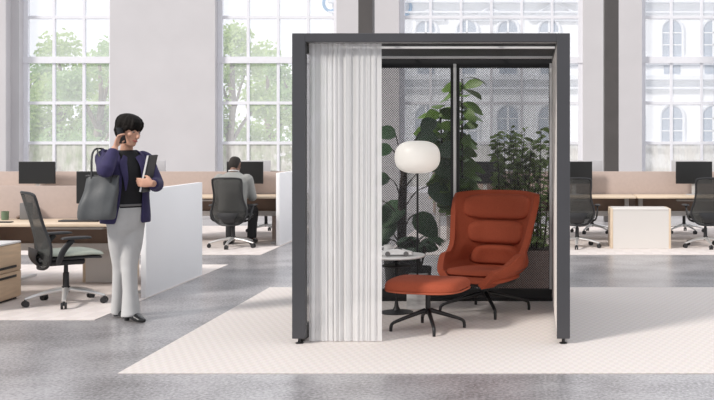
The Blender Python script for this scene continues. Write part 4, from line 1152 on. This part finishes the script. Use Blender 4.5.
# ---- the seated man (facing away)
MX, MY = -4.085, 13.68
bm = NB()
mrot = Matrix.Rotation(math.radians(176), 3, 'Z') @ Matrix.Rotation(math.radians(14), 3, 'X')
mh = V((0.0, 0.075, 1.118))
TM = head_geo(bm, mh, mrot, 0.92, 1.08)
tube(bm, [(0, -0.005, 0.97), (0, 0.02, 1.03), (0, 0.05, 1.09)], [0.066, 0.058, 0.056], 14, 3)
rings_body(bm, [(0, 0.0, 0.475, 0.16, 0.12), (0, -0.02, 0.58, 0.155, 0.11), (0, -0.02, 0.75, 0.165, 0.11), (0, -0.01, 0.90, 0.185, 0.105), (0, -0.005, 0.97, 0.14, 0.075), (0, 0, 1.0, 0.07, 0.055)], 24)
armsM = []
for q in (-1, 1):
    sh_, el_, wr_ = V((q * 0.195, 0.0, 0.925)), V((q * 0.235, 0.09, 0.675)), V((q * 0.15, 0.36, 0.715))
    armsM.append((sh_, el_, wr_))
    tube(bm, [sh_, (sh_ + el_) / 2, el_, (el_ + wr_) / 2, wr_], [0.056, 0.05, 0.045, 0.04, 0.028], 12, 3)
    hand(bm, wr_, V((-q * 0.25, 1, -0.12)), V((0, 0, -1)), V((-q, 0, 0)), (0.25, 0.25, 0.28, 0.3), 0.3)
legsM = []
for q in (-1, 1):
    hp, kn, an = V((q * 0.10, 0.02, 0.50)), V((q * 0.16, 0.40, 0.47)), V((q * 0.15, 0.36, 0.10))
    legsM.append((hp, kn, an))
    tube(bm, [hp, (hp + kn) / 2, kn, (kn * 0.6 + an * 0.4), an], [0.085, 0.075, 0.058, 0.052, 0.038], 12, 3)
    tube(bm, [an, V((an.x, an.y, 0.06)), V((an.x + q * 0.02, an.y + 0.15, 0.045))], [0.038, 0.038, 0.03], 10, 3)
man = remeshed('person', bm, M['skin_brown'], 0.0075)
man.location = (MX, MY, CT)
tag(man, 'man in grey suit jacket seated at the far desk with his back turned', 'person')
face_parts(man, TM, mrot, 0.92, M['hair_short'])
b = NB(); R = []
for z, hw, yf, yb_ in ((-0.075, 0.052, 0.045, 0.070), (-0.045, 0.066, 0.025, 0.092), (-0.01, 0.076, 0.0, 0.103), (0.03, 0.080, -0.03, 0.107), (0.06, 0.079, -0.088, 0.106), (0.09, 0.070, -0.080, 0.095), (0.112, 0.048, -0.053, 0.070), (0.122, 0.018, -0.02, 0.032)):
    R.append([mh + mrot @ (0.93 * V((hw * math.cos(2 * PI * k / 24), (yf + yb_) / 2 + (yb_ - yf) / 2 * math.sin(2 * PI * k / 24), z))) for k in range(24)])
ring_loft(b, R); obj('hair', b, M['hair_short'], man)
b = NB()
rings_body(b, [(0, -0.01, 0.50, 0.20, 0.145), (0, -0.025, 0.60, 0.185, 0.135), (0, -0.025, 0.75, 0.195, 0.135), (0, -0.015, 0.88, 0.215, 0.130), (0, -0.008, 0.95, 0.20, 0.105), (0, 0.0, 0.995, 0.12, 0.08), (0, 0.01, 1.025, 0.072, 0.068)], 28)
for sh_, el_, wr_ in armsM:
    tube(b, [sh_ * 0.8 + V((0, 0, 0.19)), sh_, (sh_ + el_) / 2, el_, (el_ + wr_) / 2, wr_ * 0.93 + el_ * 0.07], [0.055, 0.074, 0.068, 0.060, 0.052, 0.042], 14, 4)
remeshed('jacket', b, M['suit'], 0.010, man, 3)
b = NB(); tube(b, [V((0.066 * math.cos(a), 0.018 + 0.062 * math.sin(a), 1.035 - 0.01 * math.sin(a))) for a in [2 * PI * k / 24 for k in range(24)]], 0.009, 6, loop=True); obj('shirt_collar', b, M['paper'], man)
b = NB()
rings_body(b, [(0, 0.0, 0.465, 0.175, 0.135), (0, 0.0, 0.56, 0.175, 0.13)], 24)
for hp, kn, an in legsM:
    tube(b, [hp, (hp + kn) / 2, kn, (kn + an) / 2, V((an.x, an.y, 0.085))], [0.095, 0.086, 0.072, 0.066, 0.064], 14, 4)
remeshed('trousers', b, M['dark_trouser'], 0.010, man, 3)
for hp, kn, an in legsM:
    b = NB(); tube(b, [(an.x, an.y - 0.06, 0.045), (an.x, an.y, 0.05), (an.x * 1.08, an.y + 0.10, 0.036), (an.x * 1.12, an.y + 0.19, 0.022)], [(0.034, 0.044), (0.042, 0.048), (0.046, 0.034), (0.022, 0.018)], 12, 4, ref=(0, 0, 1)); obj('shoe', b, M['shoe'], man)
